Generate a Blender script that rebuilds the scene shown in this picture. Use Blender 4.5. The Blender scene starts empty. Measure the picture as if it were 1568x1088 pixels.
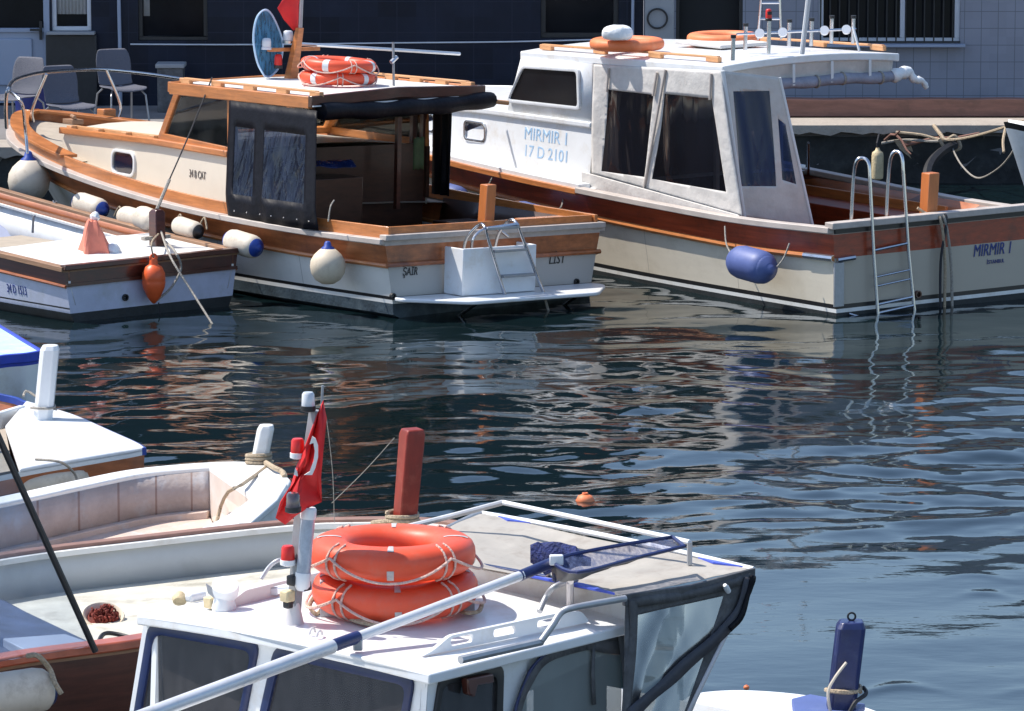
import bpy, bmesh, math, random
import numpy as np
from mathutils import Vector, Matrix, Euler
random.seed(7)
C = bpy.context.scene
COL = bpy.context.scene.collection
V = Vector
R = math.radians

# ------------------------------------------------------------------ camera, sky, sun, exposure
CAM_H, PITCH, FPX = 5.8, R(8.58), 6970.0
cd = bpy.data.cameras.new('camera'); cam = bpy.data.objects.new('camera', cd); COL.objects.link(cam)
cam.location = (0, 0, CAM_H); cam.rotation_euler = (R(90) - PITCH, 0, 0)
cd.sensor_width = 36; cd.lens = 36 * FPX / 1568; cd.clip_start = 0.5; cd.clip_end = 2000
C.camera = cam
SUN_EL, SUN_AZ = R(57), (-0.93, 0.30)
w = bpy.data.worlds.new('World'); C.world = w; w.use_nodes = True
nt = w.node_tree; bg = nt.nodes['Background']
sky = nt.nodes.new('ShaderNodeTexSky'); sky.sky_type = 'NISHITA'; sky.sun_disc = False
sky.sun_elevation = SUN_EL; sky.sun_rotation = math.atan2(SUN_AZ[0], SUN_AZ[1])
sky.air_density = 1.0; sky.dust_density = 0.7; sky.ozone_density = 1.6
nt.links.new(sky.outputs[0], bg.inputs[0]); bg.inputs[1].default_value = 0.15
sl = bpy.data.lights.new('sun', 'SUN'); so = bpy.data.objects.new('sun', sl); COL.objects.link(so)
sl.energy = 4.4; sl.angle = R(0.53); sl.color = (1, 0.945, 0.86)
az = V((SUN_AZ[0], SUN_AZ[1])).normalized()
sdir = V((az.x * math.cos(SUN_EL), az.y * math.cos(SUN_EL), math.sin(SUN_EL)))
so.rotation_euler = sdir.to_track_quat('Z', 'Y').to_euler(); so.location = (0, 0, 30)
C.view_settings.view_transform = 'Standard'; C.view_settings.look = 'None'
C.view_settings.exposure = 0.5; C.view_settings.gamma = 1.0

# ------------------------------------------------------------------ frames: where things stand
def ray(px, py):
    X = (px - 784) / FPX; Y = (544 - py) / FPX
    return V((X, math.cos(PITCH) + Y * math.sin(PITCH), -math.sin(PITCH) + Y * math.cos(PITCH)))
EYE = V((0, 0, CAM_H))
def PZ(px, py, z):
    d = ray(px, py); return EYE + d * ((z - CAM_H) / d.z)
def PY(px, py, y):
    d = ray(px, py); return EYE + d * (y / d.y)
class Frame:
    """boat frame: x = towards the bow, y = across, z = up"""
    def __init__(s, x, y, a, heel=0, z=0):
        s.loc = V((x, y, z)); a = R(a)
        s.rz = math.atan2(math.cos(a), -math.sin(a)); s.heel = R(heel)
        s.M = Matrix.Translation(s.loc) @ Euler((s.heel, 0, s.rz)).to_matrix().to_4x4()
        s.I = s.M.inverted()
    def _r(s, px, py):
        return s.I @ EYE, s.I.to_3x3() @ ray(px, py)
    def _h(s, px, py, i, v):
        e, d = s._r(px, py); return e + d * ((v - e[i]) / d[i])
    def S(s, px, py, v): return s._h(px, py, 0, v)
    def O(s, px, py, v): return s._h(px, py, 1, v)
    def Z(s, px, py, v): return s._h(px, py, 2, v)
    def W(s, px, py, a, b):       # vertical plane through two plan points a, b
        e, d = s._r(px, py); n = V((b[1] - a[1], a[0] - b[0], 0))
        return e + d * ((V((a[0], a[1], 0)) - e).dot(n) / d.dot(n))
    def G(s, p): return s.M @ V(p)
    def L(s, p): return s.I @ V(p)

# ------------------------------------------------------------------ materials
MATS = {}
def mat(name, col, rough=0.5, var=0.12, scale=5.0, stretch=(1, 1, 1), metal=0.0, coat=0.0, bump=0.0,
        bscale=40.0, spots=None, spot_amt=0.0, spot_scale=3.0, sheen=0.0, lines=None):
    m = bpy.data.materials.new(name); m.use_nodes = True
    n = m.node_tree.nodes; l = m.node_tree.links; p = n['Principled BSDF']
    tc = n.new('ShaderNodeTexCoord'); mp = n.new('ShaderNodeMapping'); mp.inputs['Scale'].default_value = stretch
    l.new(tc.outputs['Object'], mp.inputs[0])
    nz = n.new('ShaderNodeTexNoise'); nz.inputs['Scale'].default_value = scale; nz.inputs['Detail'].default_value = 6
    nz.inputs['Roughness'].default_value = 0.65
    l.new(mp.outputs[0], nz.inputs['Vector'])
    cr = n.new('ShaderNodeValToRGB'); cr.color_ramp.elements[0].position = 0.3; cr.color_ramp.elements[1].position = 0.7
    cr.color_ramp.elements[0].color = tuple(max(0, c * (1 - var)) for c in col) + (1,)
    cr.color_ramp.elements[1].color = tuple(min(1, c * (1 + var)) for c in col) + (1,)
    l.new(nz.outputs[0], cr.inputs[0]); out = cr.outputs[0]
    if spots:
        n2 = n.new('ShaderNodeTexNoise'); n2.inputs['Scale'].default_value = spot_scale; n2.inputs['Detail'].default_value = 8
        n2.inputs['Roughness'].default_value = 0.7
        l.new(tc.outputs['Object'], n2.inputs['Vector'])
        r2 = n.new('ShaderNodeValToRGB'); r2.color_ramp.elements[0].position = 0.52; r2.color_ramp.elements[1].position = 0.72
        r2.color_ramp.elements[0].color = (0, 0, 0, 1); r2.color_ramp.elements[1].color = (spot_amt,) * 3 + (1,)
        l.new(n2.outputs[0], r2.inputs[0])
        mx = n.new('ShaderNodeMixRGB'); l.new(r2.outputs[0], mx.inputs[0]); l.new(out, mx.inputs[1])
        mx.inputs[2].default_value = tuple(spots) + (1,); out = mx.outputs[0]
    if lines:   # (axis, period, width, colour): seams between planks or panels
        ax, per, wd, lc = lines
        sp = n.new('ShaderNodeSeparateXYZ'); l.new(tc.outputs['Object'], sp.inputs[0])
        md = n.new('ShaderNodeMath'); md.operation = 'PINGPONG'; md.inputs[1].default_value = per / 2
        l.new(sp.outputs[ax], md.inputs[0])
        lt = n.new('ShaderNodeMath'); lt.operation = 'LESS_THAN'; lt.inputs[1].default_value = wd / 2
        l.new(md.outputs[0], lt.inputs[0])
        mx = n.new('ShaderNodeMixRGB'); l.new(lt.outputs[0], mx.inputs[0]); l.new(out, mx.inputs[1])
        mx.inputs[2].default_value = tuple(lc) + (1,); out = mx.outputs[0]
    l.new(out, p.inputs['Base Color'])
    rr = n.new('ShaderNodeMapRange'); rr.inputs['To Min'].default_value = max(0.02, rough - 0.08); rr.inputs['To Max'].default_value = min(1, rough + 0.1)
    l.new(nz.outputs[0], rr.inputs[0]); l.new(rr.outputs[0], p.inputs['Roughness'])
    p.inputs['Metallic'].default_value = metal; p.inputs['Coat Weight'].default_value = coat; p.inputs['Coat Roughness'].default_value = 0.12
    p.inputs['Sheen Weight'].default_value = sheen
    if bump:
        nb = n.new('ShaderNodeTexNoise'); nb.inputs['Scale'].default_value = bscale; nb.inputs['Detail'].default_value = 4
        l.new(mp.outputs[0], nb.inputs['Vector'])
        b = n.new('ShaderNodeBump'); b.inputs['Strength'].default_value = bump; b.inputs['Distance'].default_value = 0.02
        l.new(nb.outputs[0], b.inputs['Height']); l.new(b.outputs[0], p.inputs['Normal'])
    MATS[name] = m; return m
def clear_mat(name, tint, amount, haze_col, haze, rough=0.08, wrinkle=0.0, nscale=3.0, gloss=1.0, lo=0.5, hi=1.6):
    """thin see-through sheet: tinted transparency + hazy diffuse + fresnel gloss"""
    m = bpy.data.materials.new(name); m.use_nodes = True
    n = m.node_tree.nodes; l = m.node_tree.links; n.remove(n['Principled BSDF']); out = n['Material Output']
    tr = n.new('ShaderNodeBsdfTransparent'); tr.inputs[0].default_value = tuple(c * amount for c in tint) + (1,)
    df = n.new('ShaderNodeBsdfDiffuse'); df.inputs[0].default_value = tuple(haze_col) + (1,)
    gl = n.new('ShaderNodeBsdfGlossy'); gl.inputs['Roughness'].default_value = rough; gl.inputs[0].default_value = (gloss,) * 3 + (1,)
    tc = n.new('ShaderNodeTexCoord')
    nz = n.new('ShaderNodeTexNoise'); nz.inputs['Scale'].default_value = nscale; nz.inputs['Detail'].default_value = 5
    mp = n.new('ShaderNodeMapping'); mp.inputs['Scale'].default_value = (1.6, 1.6, 0.45)
    l.new(tc.outputs['Object'], mp.inputs[0]); l.new(mp.outputs[0], nz.inputs['Vector'])
    mr = n.new('ShaderNodeMapRange'); mr.inputs['From Min'].default_value = 0.35; mr.inputs['From Max'].default_value = 0.75
    mr.inputs['To Min'].default_value = haze * lo; mr.inputs['To Max'].default_value = min(1, haze * hi)
    l.new(nz.outputs[0], mr.inputs[0])
    m1 = n.new('ShaderNodeMixShader'); l.new(mr.outputs[0], m1.inputs[0]); l.new(tr.outputs[0], m1.inputs[1]); l.new(df.outputs[0], m1.inputs[2])
    fr = n.new('ShaderNodeFresnel'); fr.inputs[0].default_value = 1.5
    m2 = n.new('ShaderNodeMixShader'); l.new(fr.outputs[0], m2.inputs[0]); l.new(m1.outputs[0], m2.inputs[1]); l.new(gl.outputs[0], m2.inputs[2])
    if wrinkle:
        b = n.new('ShaderNodeBump'); b.inputs['Strength'].default_value = wrinkle; b.inputs['Distance'].default_value = 0.06
        n3 = n.new('ShaderNodeTexNoise'); n3.inputs['Scale'].default_value = nscale * 1.5; n3.inputs['Distortion'].default_value = 0.6
        l.new(mp.outputs[0], n3.inputs['Vector'])
        l.new(n3.outputs[0], b.inputs['Height']); l.new(b.outputs[0], gl.inputs['Normal']); l.new(b.outputs[0], fr.inputs['Normal'])
    l.new(m2.outputs[0], out.inputs[0]); MATS[name] = m; return m
def tile_mat(name, col, line, px, pz, gap, rough=0.3, var=0.1, ox=0.0, oz=0.0):
    m = mat(name, col, rough, var, 1.7, bump=0.05)
    n = m.node_tree.nodes; l = m.node_tree.links; p = n['Principled BSDF']
    src = p.inputs['Base Color'].links[0].from_socket
    tc = n.new('ShaderNodeTexCoord'); sp = n.new('ShaderNodeSeparateXYZ'); l.new(tc.outputs['Object'], sp.inputs[0])
    fs = []
    for ax, per, off in ((0, px, ox), (2, pz, oz)):
        a = n.new('ShaderNodeMath'); a.operation = 'ADD'; a.inputs[1].default_value = off; l.new(sp.outputs[ax], a.inputs[0])
        md = n.new('ShaderNodeMath'); md.operation = 'PINGPONG'; md.inputs[1].default_value = per / 2; l.new(a.outputs[0], md.inputs[0])
        lt = n.new('ShaderNodeMath'); lt.operation = 'LESS_THAN'; lt.inputs[1].default_value = gap / 2; l.new(md.outputs[0], lt.inputs[0])
        fs.append(lt)
    mm = n.new('ShaderNodeMath'); mm.operation = 'MAXIMUM'; l.new(fs[0].outputs[0], mm.inputs[0]); l.new(fs[1].outputs[0], mm.inputs[1])
    # each tile its own faint tone
    sn = n.new('ShaderNodeVectorMath'); sn.operation = 'SNAP'; sn.inputs[1].default_value = (px, 1.0, pz)
    ad = n.new('ShaderNodeVectorMath'); ad.operation = 'ADD'; ad.inputs[1].default_value = (ox + px / 2, 0, oz + pz / 2)
    l.new(tc.outputs['Object'], ad.inputs[0]); l.new(ad.outputs[0], sn.inputs[0])
    wn = n.new('ShaderNodeTexWhiteNoise'); l.new(sn.outputs[0], wn.inputs['Vector'])
    mr = n.new('ShaderNodeMapRange'); mr.inputs['To Min'].default_value = 1 - var; mr.inputs['To Max'].default_value = 1 + var; l.new(wn.outputs[0], mr.inputs[0])
    hs = n.new('ShaderNodeHueSaturation'); l.new(mr.outputs[0], hs.inputs['Value']); l.new(src, hs.inputs['Color'])
    mx = n.new('ShaderNodeMixRGB'); l.new(mm.outputs[0], mx.inputs[0]); l.new(hs.outputs[0], mx.inputs[1]); mx.inputs[2].default_value = tuple(line) + (1,)
    l.new(mx.outputs[0], p.inputs['Base Color']); return m

mat('white_paint', (0.78, 0.78, 0.76), 0.4, 0.05, 4, bump=0.06, bscale=12, spots=(0.50, 0.43, 0.34), spot_amt=0.45, spot_scale=5)
mat('white_gloss', (0.78, 0.79, 0.80), 0.32, 0.05, 3, coat=0.2, bump=0.05, bscale=14, spots=(0.55, 0.46, 0.34), spot_amt=0.45, spot_scale=4.5)
mat('cream_paint', (0.74, 0.66, 0.55), 0.35, 0.05, 3, spots=(0.5, 0.42, 0.32), spot_amt=0.2)
mat('cream_topsides', (0.72, 0.65, 0.53), 0.3, 0.05, 2.5, stretch=(1, 1, 4), spots=(0.45, 0.38, 0.27), spot_amt=0.3, lines=(0, 1.37, 0.008, (0.45, 0.4, 0.33)))
mat('white_topsides', (0.76, 0.74, 0.69), 0.3, 0.06, 2.5, spots=(0.45, 0.4, 0.3), spot_amt=0.3, lines=(0, 1.21, 0.008, (0.45, 0.43, 0.4)))
mat('hull_lilac_shade', (0.50, 0.53, 0.66), 0.4, 0.1, 4, spots=(0.3, 0.32, 0.28), spot_amt=0.45)  # white hull paint, with its bluish shade mixed into the colour
mat('teak', (0.50, 0.175, 0.05), 0.38, 0.3, 9, stretch=(0.25, 1, 3), coat=0.3, bump=0.1, spots=(0.28, 0.10, 0.035), spot_amt=0.5, spot_scale=5)
mat('teak_pale', (0.58, 0.29, 0.13), 0.5, 0.2, 9, stretch=(0.25, 1, 3), bump=0.1)
mat('teak_post', (0.55, 0.17, 0.045), 0.4, 0.2, 9, stretch=(1, 1, 0.2), coat=0.3)
mat('mahogany', (0.30, 0.045, 0.014), 0.35, 0.4, 7, stretch=(0.2, 1, 4), coat=0.22, bump=0.1, spots=(0.09, 0.022, 0.012), spot_amt=0.75, spot_scale=3.5)
mat('mahogany_dark', (0.075, 0.018, 0.010), 0.35, 0.4, 7, stretch=(0.2, 1, 4), coat=0.5, spots=(0.04, 0.015, 0.01), spot_amt=0.6)
mat('brown_rail', (0.36, 0.11, 0.035), 0.35, 0.35, 6, stretch=(0.3, 1, 3), coat=0.4, bump=0.08, spots=(0.12, 0.04, 0.02), spot_amt=0.7)
mat('weathered_wood', (0.30, 0.17, 0.10), 0.6, 0.25, 9, stretch=(0.3, 1, 3), bump=0.15)
mat('beam_wood', (0.24, 0.115, 0.085), 0.65, 0.25, 7, stretch=(0.3, 1, 2), bump=0.2, spots=(0.12, 0.07, 0.05), spot_amt=0.7, spot_scale=4)
mat('rail_grey', (0.48, 0.42, 0.38), 0.5, 0.15, 8, stretch=(0.4, 1, 1))
mat('black_stripe', (0.015, 0.015, 0.017), 0.4, 0.2)
mat('antifoul', (0.05, 0.075, 0.095), 0.6, 0.5, 6, bump=0.2, spots=(0.14, 0.17, 0.17), spot_amt=0.6)
mat('antifoul_dark', (0.02, 0.025, 0.028), 0.6, 0.4, 6, bump=0.2)
mat('steel', (0.58, 0.58, 0.60), 0.24, 0.08, 6, metal=1.0)
mat('alu', (0.72, 0.73, 0.75), 0.35, 0.05, 6, metal=0.85)
mat('galv', (0.42, 0.43, 0.45), 0.5, 0.15, 10, metal=0.6)
mat('orange_plastic', (0.78, 0.088, 0.032), 0.45, 0.07, 5, spots=(0.60, 0.17, 0.11), spot_amt=0.5, spot_scale=6)
mat('orange_faded', (0.80, 0.21, 0.075), 0.55, 0.12, 5, spots=(0.8, 0.42, 0.25), spot_amt=0.5)
mat('orange_buoy', (0.80, 0.12, 0.03), 0.4, 0.1, 6)
mat('red_plastic', (0.62, 0.02, 0.015), 0.3, 0.08)
mat('tape_worn', (0.5, 0.47, 0.45), 0.4, 0.25, 14)
mat('roll_grey', (0.27, 0.28, 0.35), 0.6, 0.2, 8, bump=0.3)
mat('red_post', (0.24, 0.024, 0.012), 0.45, 0.3, 8, stretch=(1, 1, 0.3), spots=(0.5, 0.16, 0.1), spot_amt=0.3, spot_scale=9)
mat('tape', (0.72, 0.73, 0.74), 0.3, 0.08, 8)
mat('rope', (0.42, 0.33, 0.23), 0.9, 0.35, 60, bump=0.6, bscale=90)
mat('rope_grey', (0.34, 0.31, 0.27), 0.9, 0.35, 60, bump=0.6, bscale=90)
mat('rope_pink', (0.66, 0.45, 0.38), 0.9, 0.25, 60, bump=0.6, bscale=90)
mat('rope_dark', (0.03, 0.03, 0.035), 0.8, 0.2, 30)
mat('fender_cream', (0.68, 0.57, 0.43), 0.55, 0.1, 5, spots=(0.34, 0.24, 0.15), spot_amt=0.6, spot_scale=7)
mat('fender_white', (0.64, 0.56, 0.46), 0.55, 0.1, 5, spots=(0.33, 0.25, 0.17), spot_amt=0.65, spot_scale=7)
mat('fender_blue', (0.085, 0.12, 0.31), 0.5, 0.12, 5, spots=(0.2, 0.25, 0.45), spot_amt=0.35)
mat('blue_cap', (0.015, 0.05, 0.28), 0.4, 0.2, 6)
mat('navy', (0.012, 0.022, 0.10), 0.4, 0.3, 8, bump=0.15, bscale=20, coat=0.15, spots=(0.06, 0.08, 0.16), spot_amt=0.5, spot_scale=9)
mat('rubber', (0.02, 0.02, 0.022), 0.5, 0.25, 12)
mat('navy_rubber', (0.008, 0.018, 0.075), 0.35, 0.2, 12)
mat('black_canvas', (0.006, 0.006, 0.010), 0.48, 0.3, 8, bump=0.3, bscale=14)
mat('grey_canvas', (0.095, 0.095, 0.10), 0.7, 0.35, 10, bump=0.5, bscale=25, spots=(0.22, 0.22, 0.22), spot_amt=0.4, spot_scale=12)
mat('beige_canvas', (0.36, 0.335, 0.30), 0.85, 0.14, 3, bump=0.5, bscale=7, spots=(0.22, 0.18, 0.15), spot_amt=0.7, spot_scale=5)
mat('white_canvas', (0.60, 0.58, 0.56), 0.7, 0.08, 5, bump=0.4, bscale=14, spots=(0.42, 0.4, 0.38), spot_amt=0.4)
mat('curtain_canvas', (0.60, 0.57, 0.54), 0.6, 0.1, 5, bump=0.6, bscale=9, spots=(0.42, 0.39, 0.36), spot_amt=0.5)
mat('blue_canvas', (0.03, 0.06, 0.42), 0.6, 0.15, 6)
mat('pale_blue', (0.42, 0.60, 0.80), 0.6, 0.15, 5, spots=(0.7, 0.75, 0.8), spot_amt=0.8, spot_scale=6)
mat('deck_tan', (0.40, 0.34, 0.27), 0.75, 0.12, 8)
mat('deck_beige', (0.56, 0.53, 0.45), 0.8, 0.18, 3, bump=0.3, bscale=20, spots=(0.26, 0.24, 0.19), spot_amt=0.9, spot_scale=2.4)
mat('bulwark_grey', (0.52, 0.54, 0.54), 0.6, 0.06, 3, spots=(0.34, 0.36, 0.34), spot_amt=0.4, spot_scale=2.5)
mat('pink_primer', (0.42, 0.355, 0.335), 0.8, 0.16, 4, bump=0.2, spots=(0.46, 0.50, 0.56), spot_amt=0.85, spot_scale=3.0, lines=(0, 0.22, 0.012, (0.28, 0.2, 0.18)))
mat('pink_floor', (0.56, 0.44, 0.375), 0.8, 0.15, 4, bump=0.3, spots=(0.55, 0.64, 0.70), spot_amt=0.95, spot_scale=2.4)
mat('rust', (0.20, 0.03, 0.018), 0.85, 0.6, 22, bump=0.9, bscale=40)
mat('flag_red', (0.70, 0.018, 0.02), 0.6, 0.12, 6, bump=0.15, bscale=15)
mat('flag_white', (0.75, 0.72, 0.70), 0.6, 0.05)
mat('lens_white', (0.60, 0.62, 0.66), 0.15, 0.05, coat=0.6)
mat('lens_clear', (0.35, 0.40, 0.47), 0.12, 0.25, 14, coat=0.6)
mat('lens_dark', (0.10, 0.07, 0.08), 0.15, 0.5, 20, coat=0.6)
mat('grey_wall_paint', (0.30, 0.31, 0.33), 0.7, 0.1, 3)
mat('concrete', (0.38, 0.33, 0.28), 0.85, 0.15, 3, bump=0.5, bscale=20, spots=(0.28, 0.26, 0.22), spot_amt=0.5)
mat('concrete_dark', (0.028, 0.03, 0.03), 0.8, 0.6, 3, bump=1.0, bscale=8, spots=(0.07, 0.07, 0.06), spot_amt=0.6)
mat('pavement', (0.20, 0.19, 0.19), 0.85, 0.12, 3, bump=0.3)
mat('pvc', (0.30, 0.35, 0.46), 0.35, 0.04, 3)
mat('pvc_white', (0.62, 0.64, 0.70), 0.35, 0.05, 3)
mat('window_dark', (0.008, 0.009, 0.012), 0.12, 0.3, 2); MATS['window_dark'].node_tree.nodes['Principled BSDF'].inputs['Specular IOR Level'].default_value = 0.25
mat('dark_recess', (0.006, 0.007, 0.009), 0.7, 0.3)
mat('curtain_white', (0.45, 0.46, 0.47), 0.8, 0.12, 4, bump=0.4)
mat('chair_shell', (0.115, 0.12, 0.155), 0.55, 0.12, 70, bump=0.7, bscale=120)
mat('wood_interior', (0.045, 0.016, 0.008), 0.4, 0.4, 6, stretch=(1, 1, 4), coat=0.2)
mat('cockpit_slats', (0.40, 0.12, 0.035), 0.4, 0.25, 6, stretch=(1, 1, 3), coat=0.3, lines=(1, 0.07, 0.012, (0.12, 0.03, 0.01)))
mat('text_blue', (0.36, 0.53, 0.72), 0.5, 0.15, 20)
mat('text_navy', (0.03, 0.05, 0.22), 0.5, 0.2, 20)
mat('text_black', (0.03, 0.03, 0.03), 0.5, 0.2, 20)
mat('text_grey', (0.16, 0.14, 0.13), 0.5, 0.2, 20)
mat('porthole', (0.006, 0.012, 0.035), 0.05, 0.4, 8, coat=0.8)
mat('pink_cloth', (0.72, 0.22, 0.15), 0.7, 0.15, 6, bump=0.3, bscale=14)
mat('bag', (0.78, 0.79, 0.80), 0.5, 0.08, 9, bump=0.5, bscale=15)
mat('green_cloth', (0.05, 0.075, 0.025), 0.8, 0.3, 12)
mat('blue_tarp', (0.01, 0.025, 0.11), 0.25, 0.4, 8, bump=0.8, bscale=10)
mat('blue_bin', (0.008, 0.02, 0.16), 0.45, 0.15)
mat('steel_dull', (0.33, 0.34, 0.36), 0.45, 0.15, 10, metal=0.7)
mat('white_plastic', (0.74, 0.75, 0.76), 0.4, 0.05, 8)
mat('yellowed', (0.62, 0.50, 0.30), 0.6, 0.2, 14, bump=0.3)
tile_mat('navy_tiles', (0.009, 0.013, 0.027), (0.016, 0.021, 0.040), 0.455, 0.37, 0.012, rough=0.42, var=0.25, oz=-1.96+0.06)
tile_mat('white_tiles', (0.25, 0.26, 0.315), (0.14, 0.15, 0.18), 0.2, 0.2, 0.008, rough=0.35, var=0.04, ox=0.03, oz=0.02)
clear_mat('black_vinyl_film', (0.14, 0.16, 0.24), 1.0, (0.03, 0.04, 0.075), 0.45, 0.2, 0.9, 4, gloss=0.55)
clear_mat('blue_vinyl_film', (0.07, 0.10, 0.26), 1.0, (0.012, 0.022, 0.085), 0.6, 0.10, 0.1, 1.5)
clear_mat('window_film', (0.22, 0.19, 0.18), 1.0, (0.012, 0.014, 0.022), 0.5, 0.06, 0.12, 1.2)
clear_mat('clear_film', (0.72, 0.76, 0.76), 1.0, (0.27, 0.30, 0.295), 0.74, 0.25, 0.25, 1.6, gloss=0.8, lo=0.82, hi=1.1)
for k_, v_ in (('black_canvas', 0.15), ('navy_tiles', 0.2), ('white_tiles', 0.3), ('window_dark', 0.1)): MATS[k_].node_tree.nodes['Principled BSDF'].inputs['Specular IOR Level'].default_value = v_
clear_mat('glass', (0.85, 0.9, 0.92), 1.0, (0.3, 0.33, 0.34), 0.04, 0.03, 0.0, 3)
clear_mat('dirty_glass', (0.50, 0.52, 0.55), 1.0, (0.115, 0.11, 0.115), 0.42, 0.05, 0.0, 14, lo=0.8, hi=1.2)
clear_mat('windscreen_glass', (0.45, 0.55, 0.72), 1.0, (0.08, 0.11, 0.18), 0.25, 0.04, 0.1, 2)
mat('mast_grey', (0.27, 0.28, 0.30), 0.5, 0.15, 10, spots=(0.15, 0.12, 0.1), spot_amt=0.4)
mat('rail_pink', (0.24, 0.13, 0.10), 0.6, 0.2, 8)
mat('mahogany_rail', (0.42, 0.10, 0.05), 0.35, 0.25, 7, coat=0.3)
mat('pink_end', (0.64, 0.54, 0.47), 0.7, 0.1, 5, spots=(0.75, 0.72, 0.7), spot_amt=0.6)
mat('blue_cover', (0.045, 0.07, 0.14), 0.45, 0.4, 5, bump=0.3, bscale=8)
clear_mat('windscreen_clear', (0.86, 0.90, 0.94), 1.0, (0.25, 0.3, 0.4), 0.10, 0.05, 0.1, 2)
mat('rail_lilac', (0.62, 0.58, 0.58), 0.5, 0.06, 6)
mat('awning_blue', (0.07, 0.12, 0.62), 0.6, 0.15, 6)
mat('strap_blue', (0.05, 0.052, 0.066), 0.6, 0.25, 10, bump=0.3, bscale=20)
mat('net_navy', (0.02, 0.03, 0.12), 0.9, 0.6, 40, bump=1.0, bscale=60)
mat('alu_white', (0.66, 0.67, 0.70), 0.35, 0.06, 6, metal=0.25, spots=(0.4, 0.36, 0.3), spot_amt=0.4, spot_scale=9)
clear_mat('net_mesh', (0.9, 0.9, 1.0), 1.0, (0.10, 0.13, 0.24), 0.55, 0.6, 0.0, 30, gloss=0.2)
clear_mat('blue_net_mesh', (0.85, 0.95, 1.0), 1.0, (0.10, 0.30, 0.50), 0.62, 0.6, 0.0, 20, gloss=0.2)
M = MATS

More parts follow.
